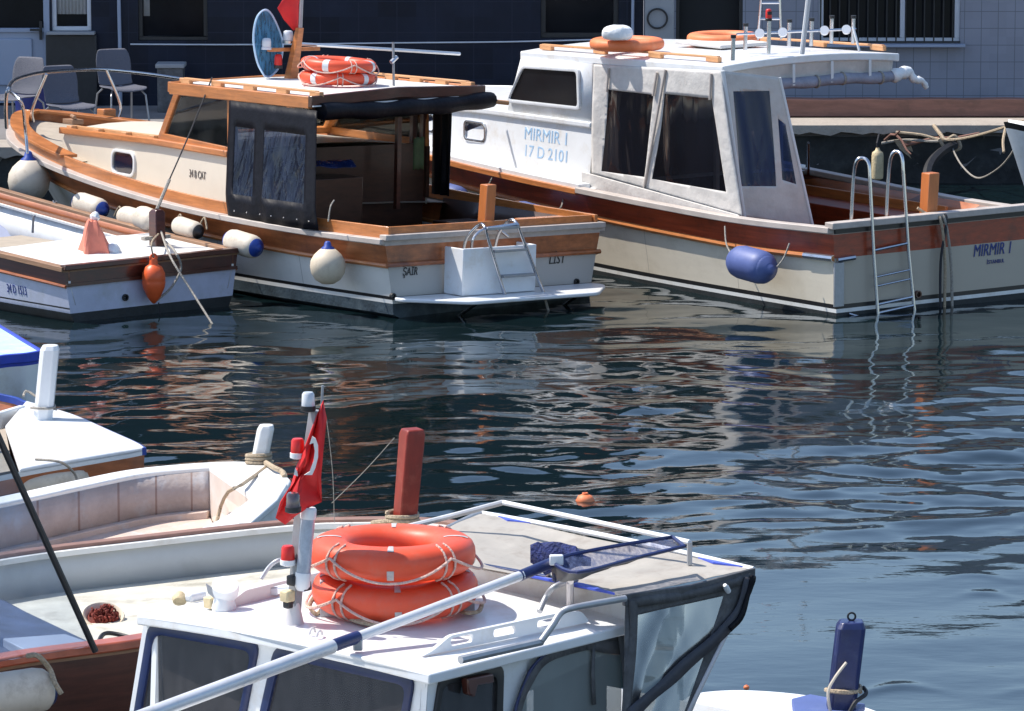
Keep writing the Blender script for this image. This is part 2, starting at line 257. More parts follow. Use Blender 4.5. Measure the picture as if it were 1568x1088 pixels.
# ------------------------------------------------------------------ mesh building
class MB:
    def __init__(s): s.v = []; s.f = []; s.m = []
    def add(s, vs, fs, m=0):
        b = len(s.v); s.v += [tuple(p) for p in vs]
        for f in fs: s.f.append([i + b for i in f]); s.m.append(m)
        return s
    def face(s, pts, m=0): return s.add(pts, [list(range(len(pts)))], m)
    def box(s, c, size, rot=None, m=0):
        c = V(c); h = V(size) / 2; Rm = Euler(rot).to_matrix() if rot is not None and not isinstance(rot, Matrix) else rot
        vs = []
        for x in (-1, 1):
            for y in (-1, 1):
                for z in (-1, 1):
                    p = V((x * h.x, y * h.y, z * h.z)); vs.append(c + (Rm @ p if Rm else p))
        return s.add(vs, [[0, 1, 3, 2], [4, 6, 7, 5], [0, 4, 5, 1], [2, 3, 7, 6], [0, 2, 6, 4], [1, 5, 7, 3]], m)
    def prism(s, poly, vec, m=0):
        n = len(poly); vec = V(vec); a = [V(p) for p in poly]; b = [p + vec for p in a]
        return s.add(a + b, [list(range(n - 1, -1, -1)), list(range(n, 2 * n))] + [[i, (i + 1) % n, n + (i + 1) % n, n + i] for i in range(n)], m)
    def loft(s, rings, closed=True, caps=True, m=0):
        n = len(rings[0]); vs = [p for r in rings for p in r]; fs = []
        for i in range(len(rings) - 1):
            for j in range(n if closed else n - 1):
                k = (j + 1) % n; fs.append([i * n + j, i * n + k, (i + 1) * n + k, (i + 1) * n + j])
        if caps and closed: fs += [list(range(n - 1, -1, -1)), [(len(rings) - 1) * n + j for j in range(n)]]
        return s.add(vs, fs, m)
    def tube(s, pts, r, n=8, closed=False, m=0, flat=1.0):
        pts = [V(p) for p in pts]; N = len(pts); rs = r if isinstance(r, (list, tuple)) else [r] * N
        rings = []; up = None
        for i, p in enumerate(pts):
            if closed: t = pts[(i + 1) % N] - pts[i - 1]
            else: t = pts[min(i + 1, N - 1)] - pts[max(i - 1, 0)]
            if t.length < 1e-9: t = V((0, 0, 1))
            t.normalize()
            if up is None: up = V((0, 0, 1)) if abs(t.z) < 0.9 else V((1, 0, 0))
            a = up - t * up.dot(t)
            if a.length < 1e-6: a = t.orthogonal()
            a.normalize(); up = a; b = t.cross(a)
            rings.append([p + a * (math.cos(q) * rs[i] * flat) + b * (math.sin(q) * rs[i]) for q in [2 * math.pi * k / n for k in range(n)]])
        if closed: rings.append(rings[0])
        return s.loft(rings, True, not closed, m)
    def lathe(s, prof, o=(0, 0, 0), axis=(0, 0, 1), n=20, m=0):
        o = V(o); q = V((0, 0, 1)).rotation_difference(V(axis).normalized()).to_matrix()
        rings = [[o + q @ V((math.cos(a) * max(r, 1e-4), math.sin(a) * max(r, 1e-4), h)) for a in [2 * math.pi * k / n for k in range(n)]] for r, h in prof]
        return s.loft(rings, True, True, m)
    def torus(s, Rr, rw, rh, o=(0, 0, 0), n=48, k=14, m=0, a0=0, a1=2 * math.pi, grow=0.0):
        full = abs(a1 - a0 - 2 * math.pi) < 1e-6; cnt = n if full else max(2, int(n * (a1 - a0) / 6.283)) + 1
        rings = []
        for i in range(cnt + (1 if full else 0)):
            a = a0 + (a1 - a0) * i / (cnt if full else cnt - 1)
            ring = []
            for j in range(k):
                b = 2 * math.pi * j / k; cb, sb = math.cos(b), math.sin(b)
                e = 2.6; q = (abs(cb) ** e + abs(sb) ** e) ** (-1 / e)
                rr = Rr + (rw + grow) * cb * q; ring.append(V(o) + V((math.cos(a) * rr, math.sin(a) * rr, (rh + grow) * sb * q)))
            rings.append(ring)
        return s.loft(rings, True, not full, m)
    def grid(s, rows, m=0): return s.loft(rows, False, False, m)
    def sweep(s, pts, w, h, m=0, closed=False, out=0.0, zoff=0.0):
        """rectangular rail along a path; w across (level), h upright, hung from the path at its top"""
        pts = [V(p) for p in pts]; N = len(pts); rings = []
        for i, p in enumerate(pts):
            t = (pts[(i + 1) % N] - pts[i - 1]) if closed else (pts[min(i + 1, N - 1)] - pts[max(i - 1, 0)])
            t.z = 0; t = t.normalized() if t.length > 1e-9 else V((1, 0, 0)); nn = V((-t.y, t.x, 0)); c = p + nn * out + V((0, 0, zoff))
            rings.append([c + nn * w / 2, c - nn * w / 2, c - nn * w / 2 - V((0, 0, h)), c + nn * w / 2 - V((0, 0, h))])
        if closed: rings.append(rings[0])
        return s.loft(rings, True, not closed, m)
    def xf(s, Mx): s.v = [tuple(Mx @ V(p)) for p in s.v]; return s
    def build(s, name, mats, parent=None, smooth=35, bevel=0.0, solid=0.0, sub=0, loc=None, rot=None, merge=True):
        me = bpy.data.meshes.new(name); me.from_pydata(s.v, [], s.f)
        if not isinstance(mats, (list, tuple)): mats = [mats]
        for k in mats: me.materials.append(M[k] if isinstance(k, str) else k)
        me.polygons.foreach_set('material_index', s.m)
        bm = bmesh.new(); bm.from_mesh(me)
        if merge: bmesh.ops.remove_doubles(bm, verts=bm.verts, dist=0.00005)
        bmesh.ops.recalc_face_normals(bm, faces=bm.faces); bm.to_mesh(me); bm.free()
        me.polygons.foreach_set('use_smooth', [True] * len(me.polygons)); me.set_sharp_from_angle(angle=R(smooth)); me.update()
        o = bpy.data.objects.new(name, me); COL.objects.link(o)
        if parent is not None: o.parent = parent
        if loc is not None: o.location = loc
        if rot is not None: o.rotation_euler = rot
        if solid: q = o.modifiers.new('thickness', 'SOLIDIFY'); q.thickness = solid; q.offset = 0
        if bevel: q = o.modifiers.new('edge', 'BEVEL'); q.width = bevel; q.segments = 2; q.limit_method = 'ANGLE'; q.angle_limit = R(40)
        if sub: q = o.modifiers.new('smooth', 'SUBSURF'); q.levels = sub; q.render_levels = sub
        return o
def tag(o, label=None, cat=None, group=None, kind=None):
    if label: o['label'] = label
    if cat: o['category'] = cat
    if group: o['group'] = group
    if kind: o['kind'] = kind
    return o
def thing(name, label, cat, loc=(0, 0, 0), rot=(0, 0, 0), group=None):
    o = bpy.data.objects.new(name, None); COL.objects.link(o); o.location = loc; o.rotation_euler = rot
    o.empty_display_size = 0.2; return tag(o, label, cat, group)
def boat_thing(fr, name, label, group=None): return thing(name, label, 'boat', fr.loc, (fr.heel, 0, fr.rz), group)
def copy_tree(o, parent=None):
    c = o.copy(); COL.objects.link(c); c.parent = parent
    for ch in [x for x in bpy.data.objects if x.parent == o]: copy_tree(ch, c)
    return c
def cr_interp(tab, x, k=1):
    """Catmull-Rom through the (x, y..) rows of a table"""
    n = len(tab)
    if x <= tab[0][0]: return tab[0][k]
    if x >= tab[-1][0]: return tab[-1][k]
    i = max(j for j in range(n - 1) if tab[j][0] <= x)
    x0, x1 = tab[i][0], tab[i + 1][0]; y0, y1 = tab[i][k], tab[i + 1][k]; t = (x - x0) / (x1 - x0)
    def sl(j):
        a, b = max(j - 1, 0), min(j + 1, n - 1); return (tab[b][k] - tab[a][k]) / (tab[b][0] - tab[a][0])
    d0, d1 = sl(i) * (x1 - x0), sl(i + 1) * (x1 - x0)
    return (2 * t**3 - 3 * t**2 + 1) * y0 + (t**3 - 2 * t**2 + t) * d0 + (-2 * t**3 + 3 * t**2) * y1 + (t**3 - t**2) * d1
def curve(pts, n=8):
    """smooth path through 3D points"""
    pts = [V(p) for p in pts]; out = []
    for i in range(len(pts) - 1):
        p0 = pts[max(i - 1, 0)]; p1 = pts[i]; p2 = pts[i + 1]; p3 = pts[min(i + 2, len(pts) - 1)]
        for k in range(n):
            t = k / n; out.append(0.5 * ((2 * p1) + (p2 - p0) * t + (2 * p0 - 5 * p1 + 4 * p2 - p3) * t * t + (3 * p1 - p0 - 3 * p2 + p3) * t**3))
    out.append(pts[-1]); return out
def hull(parent, L, gb, wb, rake, levels, bands, mats, name='hull', n=40, transom_m=None, flare=1.0):
    """gb rows (s, half breadth, sheer z); wb rows (t 0..1, half breadth at water); levels ('g', dz) or ('z', z)"""
    mb = MB(); rows = []
    for i in range(n + 1):
        t = i / n; t = 1 - (1 - t) ** 1.6 if t > 0 else 0
        g = cr_interp(gb, t * L, 2); b = max(0, cr_interp(gb, t * L, 1)); wbr = max(0, cr_interp(wb, t, 1))
        near = []
        for kind, z in levels:
            zz = g + z if kind == 'g' else z
            h = max(0, min(1, zz / g)); o = wbr + (b - wbr) * h ** flare
            if zz < 0: o = wbr * max(0, 1 + zz / 0.5)
            near.append((t * (L - rake * (1 - h)), o, zz))
        rows.append(near)
    K = len(levels)
    ring = [[V(p) for p in r] for r in rows]; mir = [[V((p[0], -p[1], p[2])) for p in r] for r in rows]
    for k in range(K - 1):
        mb.add([p for r in ring for p in (r[k], r[k + 1])], [[2 * i, 2 * i + 1, 2 * i + 3, 2 * i + 2] for i in range(n)], bands[k])
        mb.add([p for r in mir for p in (r[k], r[k + 1])], [[2 * i, 2 * i + 1, 2 * i + 3, 2 * i + 2] for i in range(n)], bands[k])
        tb = bands[k] if transom_m is None else transom_m[k]
        mb.face([ring[0][k], ring[0][k + 1], mir[0][k + 1], mir[0][k]], tb)
    mb.build(name, mats, parent, smooth=40)
    return ring
def hull_line(ring, k, side, out=0.0, i0=0):
    return [V((r[k][0], side * (r[k][1] + out), r[k][2])) for r in ring[i0:]]
def gun(L, gb, n=40, s0=0, s1=None, inset=0.0, dz=0.0, side=1):
    s1 = L if s1 is None else s1; out = []
    for i in range(n + 1):
        t = i / n; t = 1 - (1 - t) ** 1.5; s = s0 + (s1 - s0) * t
        out.append(V((s, side * max(0, cr_interp(gb, s, 1) - inset), cr_interp(gb, s, 2) + dz)))
    return out
def deck_mb(L, gb, s0, s1, dz, inset=0.02, n=24, camber=0.03):
    mb = MB(); rows = []
    for i in range(n + 1):
        s = s0 + (s1 - s0) * i / n; b = max(0.001, cr_interp(gb, s, 1) - inset); z = cr_interp(gb, s, 2) + dz
        rows.append([V((s, b * q, z + camber * (1 - q * q))) for q in (-1, -.6, -.2, .2, .6, 1)])
    return mb.grid(rows)
def text(body, size, mtx, m, parent, name='lettering', extrude=0.002, shear=0.0, xs=1.0):
    cu = bpy.data.curves.new(name, 'FONT'); cu.body = body; cu.size = size; cu.extrude = extrude; cu.shear = shear; cu.offset = 0.0
    cu.resolution_u = 3
    t = bpy.data.objects.new('tmp', cu); COL.objects.link(t)
    dg = bpy.context.evaluated_depsgraph_get(); dg.update()
    me = bpy.data.meshes.new_from_object(t.evaluated_get(dg)); bpy.data.objects.remove(t)
    me.name = name; me.materials.clear(); me.materials.append(M[m]); me.transform(mtx @ Matrix.Diagonal((xs, 1, 1, 1)))
    o = bpy.data.objects.new(name, me); COL.objects.link(o); o.parent = parent; return o
def shrink(pts, w):
    """outline drawn in by w on all sides"""
    pts = [V(p) for p in pts]; c = V([(max(p[i] for p in pts) + min(p[i] for p in pts)) / 2 for i in range(3)])
    a = max(((p - c).xy for p in pts), key=lambda q: q.length); a = V((a.x, a.y, 0)).normalized()
    ha = max(abs((p - c).dot(a)) for p in pts); hz = max(abs(p.z - c.z) for p in pts); up = max(pts, key=lambda p: p.z) - c
    return [p - a * ((p - c).dot(a) * w / ha) + (c - p).z * V((0, 0, 1)) * (w / hz) + ((p - c) - a * (p - c).dot(a) - V((0, 0, p.z - c.z))) * 0 for p in pts]
def axes(origin, x, y):
    x = V(x).normalized(); y = V(y); y = (y - x * y.dot(x)).normalized(); z = x.cross(y)
    m = Matrix((x, y, z)).transposed().to_4x4(); m.translation = V(origin); return m

# ------------------------------------------------------------------ water
def wave_h(x, y):
    rs = np.random.RandomState(11); h = np.zeros_like(x)
    # calm near the lower right, livelier by the moored boats and on the left
    calm = 1 / (1 + np.exp(-(y - 30.0 + 0.25 * (x - 2.0)) / 0.9))
    lee = 0.92 - 0.5 / (1 + np.exp(-(y - 36.5) / 0.8))
    patch = 0.72 + 0.4 * np.sin(0.9 * x + 0.41 * y + 1.0) * np.sin(0.63 * y - 0.8 * x + 0.5) + 0.18 * np.sin(2.1 * x - 0.9 * y)
    wx_ = x + 0.25 * np.sin(0.7 * y + 0.4 * x) + 0.1 * np.sin(2.3 * y + 1.0); wy_ = y + 0.22 * np.sin(0.8 * x + 0.3 * y) + 0.08 * np.sin(2.9 * x)
    for L, sg in [(l, 0.010) for l in rs.uniform(1.3, 2.8, 6)] + [(l, 0.0175) for l in rs.uniform(0.42, 1.15, 26)] + [(l, 0.0125) for l in rs.uniform(0.2, 0.4, 26)]:
        k = 2 * math.pi / L; th = rs.normal(1.50, 0.38) if L > 0.34 else rs.normal(1.5, 0.55)
        if rs.rand() < 0.5: th = math.pi - th + 0.12
        a = sg / k * rs.uniform(0.5, 1.4); e = 1.0 if L > 1.3 else patch * (0.10 + 1.0 * calm) * lee
        s = np.sin(k * (math.cos(th) * wx_ + math.sin(th) * wy_) + rs.uniform(0, 6.28))
        h += e * a * s
    for _ in range(26):
        x0 = rs.uniform(0.4, 4.6); y0 = rs.uniform(20.5, 30.0); wx0 = rs.uniform(0.10, 0.28); h += rs.uniform(0.004, 0.009) * np.exp(-((x - x0) / wx0) ** 2 - ((y - y0 - 0.1 * np.sin(9 * x)) / rs.uniform(0.06, 0.12)) ** 2)
    # a faint wash spreading across the right
    e = np.exp(-((x - 3.9) / 2.0) ** 2 - ((y - 33.0) / 3.6) ** 2)
    for L, sg, ph in ((1.15, 0.050, 0.4), (0.83, 0.035, 2.0), (0.52, 0.028, 1.1)):
        k = 2 * math.pi / L; c = np.sin(k * (-0.42 * (x + 0.35 * np.sin(0.5 * y)) + 0.907 * (y + 0.12 * np.sin(1.3 * x))) + ph); h += e * sg / k * (c + 0.25 * c * c)
    return h
def make_water():
    ys = [12.0]
    while ys[-1] < 52.5: ys.append(ys[-1] + 0.0011 * ys[-1] + 0.008)
    ys = np.array(ys); nx = 420; us = np.linspace(-0.135, 0.135, nx)
    X = us[None, :] * (ys[:, None] + 6); Y = np.repeat(ys[:, None], nx, 1); Z = wave_h(X, Y)
    # fade to flat at the rim, where the outer sheet takes over
    fx = np.clip((0.135 - np.abs(us)) / 0.01, 0, 1)[None, :]; fy = (np.clip((ys - 12) / 1.5, 0, 1) * np.clip((52.5 - ys) / 0.6, 0, 1))[:, None]
    Z = Z * fx * fy
    ny = len(ys); co = np.stack([X, Y, Z], -1).reshape(-1, 3)
    i = np.arange((ny - 1) * (nx - 1)); r = i // (nx - 1); c = i % (nx - 1); a = r * nx + c
    q = np.stack([a, a + 1, a + nx + 1, a + nx], 1)
    outer = np.array([(-400, -60, 0), (400, -60, 0), (400, 52.5, 0), (-400, 52.5, 0)], float)
    b = len(co); co = np.vstack([co, outer]); L0, L1, L2, L3 = 0, nx - 1, ny * nx - 1, (ny - 1) * nx
    extra = [[b, b + 1, L1, L0], [b + 1, b + 2, L2, L1], [b + 3, b, L0, L3]]
    me = bpy.data.meshes.new('water'); me.from_pydata(co.tolist(), [], q.tolist() + extra)
    me.polygons.foreach_set('use_smooth', [True] * len(me.polygons)); me.update()
    m = bpy.data.materials.new('water'); m.use_nodes = True; n = m.node_tree.nodes; l = m.node_tree.links; p = n['Principled BSDF']
    p.inputs['Base Color'].default_value = (0.004, 0.011, 0.013, 1); p.inputs['Roughness'].default_value = 0.035; p.inputs['IOR'].default_value = 1.48
    tc = n.new('ShaderNodeTexCoord'); mp = n.new('ShaderNodeMapping'); mp.inputs['Scale'].default_value = (0.7, 1.3, 1); l.new(tc.outputs['Object'], mp.inputs[0])
    nz = n.new('ShaderNodeTexNoise'); nz.inputs['Scale'].default_value = 7; nz.inputs['Detail'].default_value = 3; l.new(mp.outputs[0], nz.inputs['Vector'])
    bu = n.new('ShaderNodeBump'); bu.inputs['Strength'].default_value = 0.25; bu.inputs['Distance'].default_value = 0.006
    l.new(nz.outputs[0], bu.inputs['Height']); l.new(bu.outputs[0], p.inputs['Normal'])
    me.materials.append(m); o = bpy.data.objects.new('water', me); COL.objects.link(o); tag(o, kind='structure')
make_water()

# ------------------------------------------------------------------ quay
QZ = 0.66
mb = MB()
mb.box((-16.6, 65, QZ - 0.5), (27.0, 31.4, 1.0)); mb.box((21.9, 66.2, QZ - 0.5), (50.0, 29.0, 1.0))
tag(mb.build('pavement', 'pavement', bevel=0.01), kind='structure')
def rough_face(x0, x1, y, z0, z1, nx, nz, amp, seed):
    rs = random.Random(seed); rows = []
    for j in range(nz + 1):
        rows.append([V((x0 + (x1 - x0) * i / nx, y + rs.uniform(-amp, amp), z0 + (z1 - z0) * j / nz + (rs.uniform(-amp, amp) * 0.5 if 0 < j < nz else 0))) for i in range(nx + 1)])
    return rows
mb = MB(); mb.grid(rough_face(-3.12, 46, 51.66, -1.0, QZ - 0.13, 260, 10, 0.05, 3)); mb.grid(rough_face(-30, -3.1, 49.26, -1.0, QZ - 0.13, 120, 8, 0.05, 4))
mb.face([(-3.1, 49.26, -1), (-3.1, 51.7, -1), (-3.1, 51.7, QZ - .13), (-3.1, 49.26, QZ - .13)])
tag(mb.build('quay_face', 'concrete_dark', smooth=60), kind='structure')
def cap(x0, x1, y, w, seed):
    rs = random.Random(seed); n = int((x1 - x0) / 0.12); rings = []
    for i in range(n + 1):
        x = x0 + (x1 - x0) * i / n; e = rs.uniform(-0.012, 0.012); bt = rs.uniform(0.03, 0.085)
        rings.append([V((x, y + e, QZ - 0.15 + bt)), V((x, y + e * 0.5, QZ + 0.008)), V((x, y + 0.03, QZ + 0.02)), V((x, y + w, QZ + 0.02)), V((x, y + w, QZ - 0.15))])
    return MB().loft(rings, True, True)
mb = cap(-3.1, 46, 51.55, 0.75, 5); c2 = cap(-30, -3.1, 49.15, 0.7, 6); mb.add(c2.v, c2.f)
tag(mb.build('quay_edge', 'concrete', smooth=50), kind='structure')

# ------------------------------------------------------------------ buildings
WY = 54.0
def wx(px): return PY(px, 60, WY).x
def wz(py): return PY(784, py, WY).z
def facade(mb, x0, x1, z0, z1, holes, depth=0.16):
    xs = sorted({x0, x1} | {h[0] for h in holes} | {h[1] for h in holes}); zs = sorted({z0, z1} | {h[2] for h in holes} | {h[3] for h in holes})
    xs = [x for x in xs if x0 <= x <= x1]; zs = [z for z in zs if z0 <= z <= z1]
    for a, b in zip(xs, xs[1:]):
        for c, d in zip(zs, zs[1:]):
            mx, mz = (a + b) / 2, (c + d) / 2
            if not any(h[0] < mx < h[1] and h[2] < mz < h[3] for h in holes): mb.face([(a, 0, c), (b, 0, c), (b, 0, d), (a, 0, d)])
    for a, b, c, d in holes:
        for q in ([(a, 0, c), (b, 0, c), (b, depth, c), (a, depth, c)], [(a, 0, d), (b, 0, d), (b, depth, d), (a, depth, d)],
                  [(a, 0, c), (a, 0, d), (a, depth, d), (a, depth, c)], [(b, 0, c), (b, 0, d), (b, depth, d), (b, depth, c)]): mb.face(q)
    return mb
def frame_rect(mb, x0, x1, z0, z1, w, y, d, mull=()):
    mb.box(((x0 + x1) / 2, y, z0 + w / 2), (x1 - x0, d, w)); mb.box(((x0 + x1) / 2, y, z1 - w / 2), (x1 - x0, d, w))
    for x in (x0 + w / 2, x1 - w / 2): mb.box((x, y, (z0 + z1) / 2), (w, d, z1 - z0 - 2 * w))
    for x in mull: mb.box((x, y, (z0 + z1) / 2), (w * 0.9, d, z1 - z0 - 2 * w))
    return mb
HL, HR = 7.8, 4.3
bl = thing('tiled_building', 'dark navy tiled building on the quay with pale door and windows', 'building', (0, WY, 0))
xe = wx(985)
door = (wx(-60), wx(76), QZ + 0.02, 2.75); win1 = (wx(80), wx(140), wz(47), 2.9); win2 = (wx(212), wx(318), wz(62), 2.75); win3 = (wx(828), wx(947), wz(58), 2.9)
facade(MB(), -30, xe, QZ, HL, [door, win1, win2, win3]).build('wall', 'navy_tiles', bl, merge=False)
MB().box(((-30 + xe) / 2, 3.1, HL / 2 + 0.4), (xe + 30, 5.8, HL - 0.8)).build('building_core', 'dark_recess', bl)
MB().box(((-30 + xe) / 2, 3.0, HL + 0.06), (xe + 30.2, 6.4, 0.12)).build('roof', 'grey_wall_paint', bl)
# pale door with lower panel, glass above and a dark handle
d = MB(); x0, x1 = door[0], door[1]
frame_rect(d, x0, x1, QZ + .03, 2.75, 0.07, 0.03, 0.07); zt = wz(46)
d.box(((x0 + x1) / 2, 0.05, (QZ + 0.1 + zt) / 2), (x1 - x0 - 0.14, 0.04, zt - QZ - 0.1)); d.box(((x0 + x1) / 2, 0.03, zt), (x1 - x0 - .14, 0.07, 0.05))
do = d.build('door', 'pvc', bl, bevel=0.006)
MB().box(((x0 + x1) / 2 - 0.03, 0.012, (QZ + .2 + zt) / 2 - 0.03), (x1 - x0 - 0.36, 0.04, zt - QZ - 0.34)).build('panel', 'pvc', do, bevel=0.012)
MB().box(((x0 + x1) / 2, 0.08, (zt + 2.7) / 2), (x1 - x0 - 0.14, 0.01, 2.7 - zt)).build('pane', 'window_dark', do)
h = MB(); hx, hz = wx(63), wz(46); h.box((hx, -0.02, hz - 0.0), (0.035, 0.03, 0.22)); h.box((hx - 0.06, -0.06, hz + 0.01), (0.13, 0.025, 0.028)); h.box((hx, -0.04, hz + 0.01), (0.025, 0.06, 0.025)); h.build('handle', 'rubber', do, bevel=0.004)
def window(par, r, w, fm, gm, mull=(), curtain=None, sill=None):
    f = frame_rect(MB(), r[0], r[1], r[2], r[3], w, 0.07, 0.07, mull).build('window', fm, par, bevel=0.005)
    MB().box(((r[0] + r[1]) / 2, 0.10, (r[2] + r[3]) / 2), (r[1] - r[0] - w, 0.008, r[3] - r[2] - w)).build('pane', gm, f)
    if curtain:
        n = 40; a, b, c, dd = curtain; rows = [[V((a + (b - a) * i / n, 0.086 + 0.008 * math.sin(i * 1.3), z)) for i in range(n + 1)] for z in (c, dd)]
        MB().grid(rows).build('curtain', 'curtain_white', f, solid=0.004)
    if sill: MB().box(((r[0] + r[1]) / 2, -0.05, r[2] - 0.018), (r[1] - r[0] + 0.1, 0.22, 0.035)).build('sill', sill, par, bevel=0.006)
    return f
window(bl, win1, 0.05, 'pvc_white', 'window_dark', curtain=(win1[0] + .06, win1[1] - .06, wz(22), 2.8), sill='grey_wall_paint')
window(bl, win2, 0.05, 'rubber', 'window_dark', curtain=(win2[0] + .06, win2[0] + 0.13, wz(25), 2.7))
window(bl, win3, 0.06, 'rubber', 'window_dark')
MB().box((wx(110), -0.05, wz(110)), (wx(150) - wx(72), 0.08, 0.9)).build('plinth_panel', 'rubber', bl, bevel=0.01)
MB().tube([(wx(184), -0.06, QZ + 0.02), (wx(184), -0.06, wz(64)), (wx(180), -0.06, 4.5)], 0.022, 10).build('drain_pipe', 'pvc', bl)
MB().tube([(wx(968), -0.05, QZ + .02), (wx(970), -0.05, 4.5)], 0.018, 10).build('downpipe', 'pvc', bl)
# white thin cable along the wall
pts = [V((wx(200), WY - 0.04, wz(67))), V((wx(390), WY - 0.04, wz(67.5))), V((wx(600), WY - 0.04, wz(65))), V((wx(790), WY - 0.04, wz(63))), V((wx(975), WY - 0.05, wz(58)))]
tag(MB().tube(curve(pts, 6), 0.009, 6).build('wall_cable', 'pvc_white'), 'thin pale cable running level along the dark tiled wall', 'cable')

br = thing('tiled_building', 'pale tiled building with a barred window beside the black doorway', 'building', (0, WY, 0))
door2 = (wx(1035), wx(1137), QZ + 0.02, 2.8); winr = (wx(1253), wx(1470), wz(66), 2.45)
facade(MB(), xe + 0.004, 30, QZ, HR, [door2, winr]).build('wall', 'white_tiles', br, merge=False)
MB().box(((xe + 30) / 2 + 0.1, 3.1, HR / 2 + 0.3), (30 - xe - 0.2, 5.8, HR - 0.7)).build('building_core', 'dark_recess', br)
MB().box(((xe + 30) / 2 + 0.1, 3.0, HR + 0.06), (30 - xe - 0.1, 6.4, 0.12)).build('roof', 'grey_wall_paint', br)
MB().box(((wx(987) + wx(1032)) / 2, -0.03, (QZ + HR) / 2), (wx(1032) - wx(987), 0.1, HR - QZ - 0.02)).build('pillar', 'grey_wall_paint', br, bevel=0.01)
frame_rect(MB(), door2[0], door2[1], QZ - .05, 2.8, 0.04, 0.05, 0.06).build('door', 'rubber', br, bevel=.004)
w_ = window(br, winr, 0.062, 'pvc_white', 'window_dark', mull=(wx(1382),), sill='pvc')
b = MB(); x = wx(1256)
while x < wx(1468): b.tube([(x, -0.035, wz(63)), (x, -0.035, 2.42)], 0.009, 6); x += 0.112
for z in (wz(63.5), 2.4): b.box(((wx(1253) + wx(1470)) / 2, -0.035, z), (wx(1470) - wx(1253), 0.02, 0.022))
b.build('window_bars', 'rubber', w_)
MB().torus(0.115, 0.012, 0.012, (0, 0, 0), 30, 8).xf(Matrix.Translation((wx(1006), -0.11, wz(27))) @ Euler((R(90), 0, 0)).to_matrix().to_4x4()).build('hose_loop', 'rubber', br)

# timber beam lying along the quay
p0, p1 = PZ(1190, 172, QZ + .02), PZ(1566, 168, QZ + .02)
mb = MB(); n = 14; rings = []
for i in range(n + 1):
    x = 3.0 + (6.12 - 3.0) * i / n; zt = 0.20 - (0.02 if i >= n else 0) + 0.004 * math.sin(i * 1.7)
    rings.append([V((x, 52.42, QZ + .022)), V((x, 52.41 + .003 * math.sin(i * 2.), QZ + .022 + zt)), V((x, 52.66, QZ + .022 + zt)), V((x, 52.66, QZ + .022))])
tag(mb.loft(rings).build('timber_beam', 'beam_wood', bevel=0.008), 'long reddish timber beam lying along the edge of the quay', 'beam')

# ------------------------------------------------------------------ chairs on the quay
def make_chair(label):
    t = thing('chair', label, 'chair', group='grey plastic chairs on the quay')
    # shell: seat and back in one curve; front is +x
    prof = [(0.24, 0.40), (0.22, 0.435), (0.1, 0.43), (-0.06, 0.425), (-0.16, 0.44), (-0.215, 0.52), (-0.235, 0.62), (-0.26, 0.74), (-0.29, 0.86)]
    n = len(prof)
    def row(a, b, i, wd):
        return [V((a - (0.03 * (abs(q) ** 2) if i > 4 else 0) * -1, q * wd, b + (0.02 * q * q if i <= 4 else 0))) for q in (-1, -.75, -.4, 0, .4, .75, 1)]
    ws = [0.2, 0.235, 0.24, 0.235, 0.22, 0.2, 0.215, 0.22, 0.18]
    MB().grid([row(*prof[i], i, ws[i]) for i in range(5)]).build('seat', 'chair_shell', t, solid=0.012, sub=1)
    MB().grid([row(*prof[i], i, ws[i]) for i in range(4, 9)]).build('backrest', 'chair_shell', t, solid=0.012, sub=1)
    for sx in (1, -1):
        for sy in (1, -1):
            MB().tube([(0.14 * sx, 0.17 * sy, 0.42), (0.2 * sx, 0.21 * sy, 0.36), (0.25 * sx - (0.02 if sx < 0 else 0), 0.235 * sy, 0)], 0.011, 8).build('leg', 'steel_dull', t)
    return t
ch = make_chair('grey woven plastic chair standing highest, right of the other two')
def chair_at(o, px, py, zl, rz):
    p = PZ(px, py, QZ + .01 + 0.43); o.location = (p.x, p.y, QZ + .022); o.rotation_euler = (0, 0, rz)
chair_at(ch, 186, 136, 0, R(-62))
c2 = copy_tree(ch); chair_at(c2, 106, 164, 0, R(-58)); c2['label'] = 'grey plastic chair with a blue cloth edge on its backrest, seen through the bow rail'
c3 = copy_tree(ch); chair_at(c3, 26, 150, 0, R(-120)); c3['label'] = 'grey plastic chair at the left edge, behind the bow of the wooden cabin boat'
# dark box and blue bin on the quay
t = thing('storage_box', 'dark grey storage box standing on the quay right of the chairs', 'box', (PY(258, 120, 52.9).x, 53.3, QZ))
MB().box((0, 0, 0.26), (0.30, 0.34, 0.52)).build('body', 'grey_canvas', t, bevel=0.01); MB().box((0, 0, 0.545), (0.34, 0.38, 0.05)).build('lid', 'grey_wall_paint', t, bevel=0.01)
p = PZ(48, 150, QZ + .3)
t = thing('bin', 'dark blue plastic bin standing between the two left chairs', 'bin', (p.x, p.y, QZ + 0.02))
MB().lathe([(0.13, 0), (0.17, 0.01), (0.2, 0.42), (0.2, 0.45), (0.18, 0.45), (0.16, 0.1), (0.0, 0.08)], n=24).build('body', 'blue_bin', t); MB().torus(0.195, 0.015, 0.012, (0, 0, 0.45)).build('rim', 'blue_bin', t)

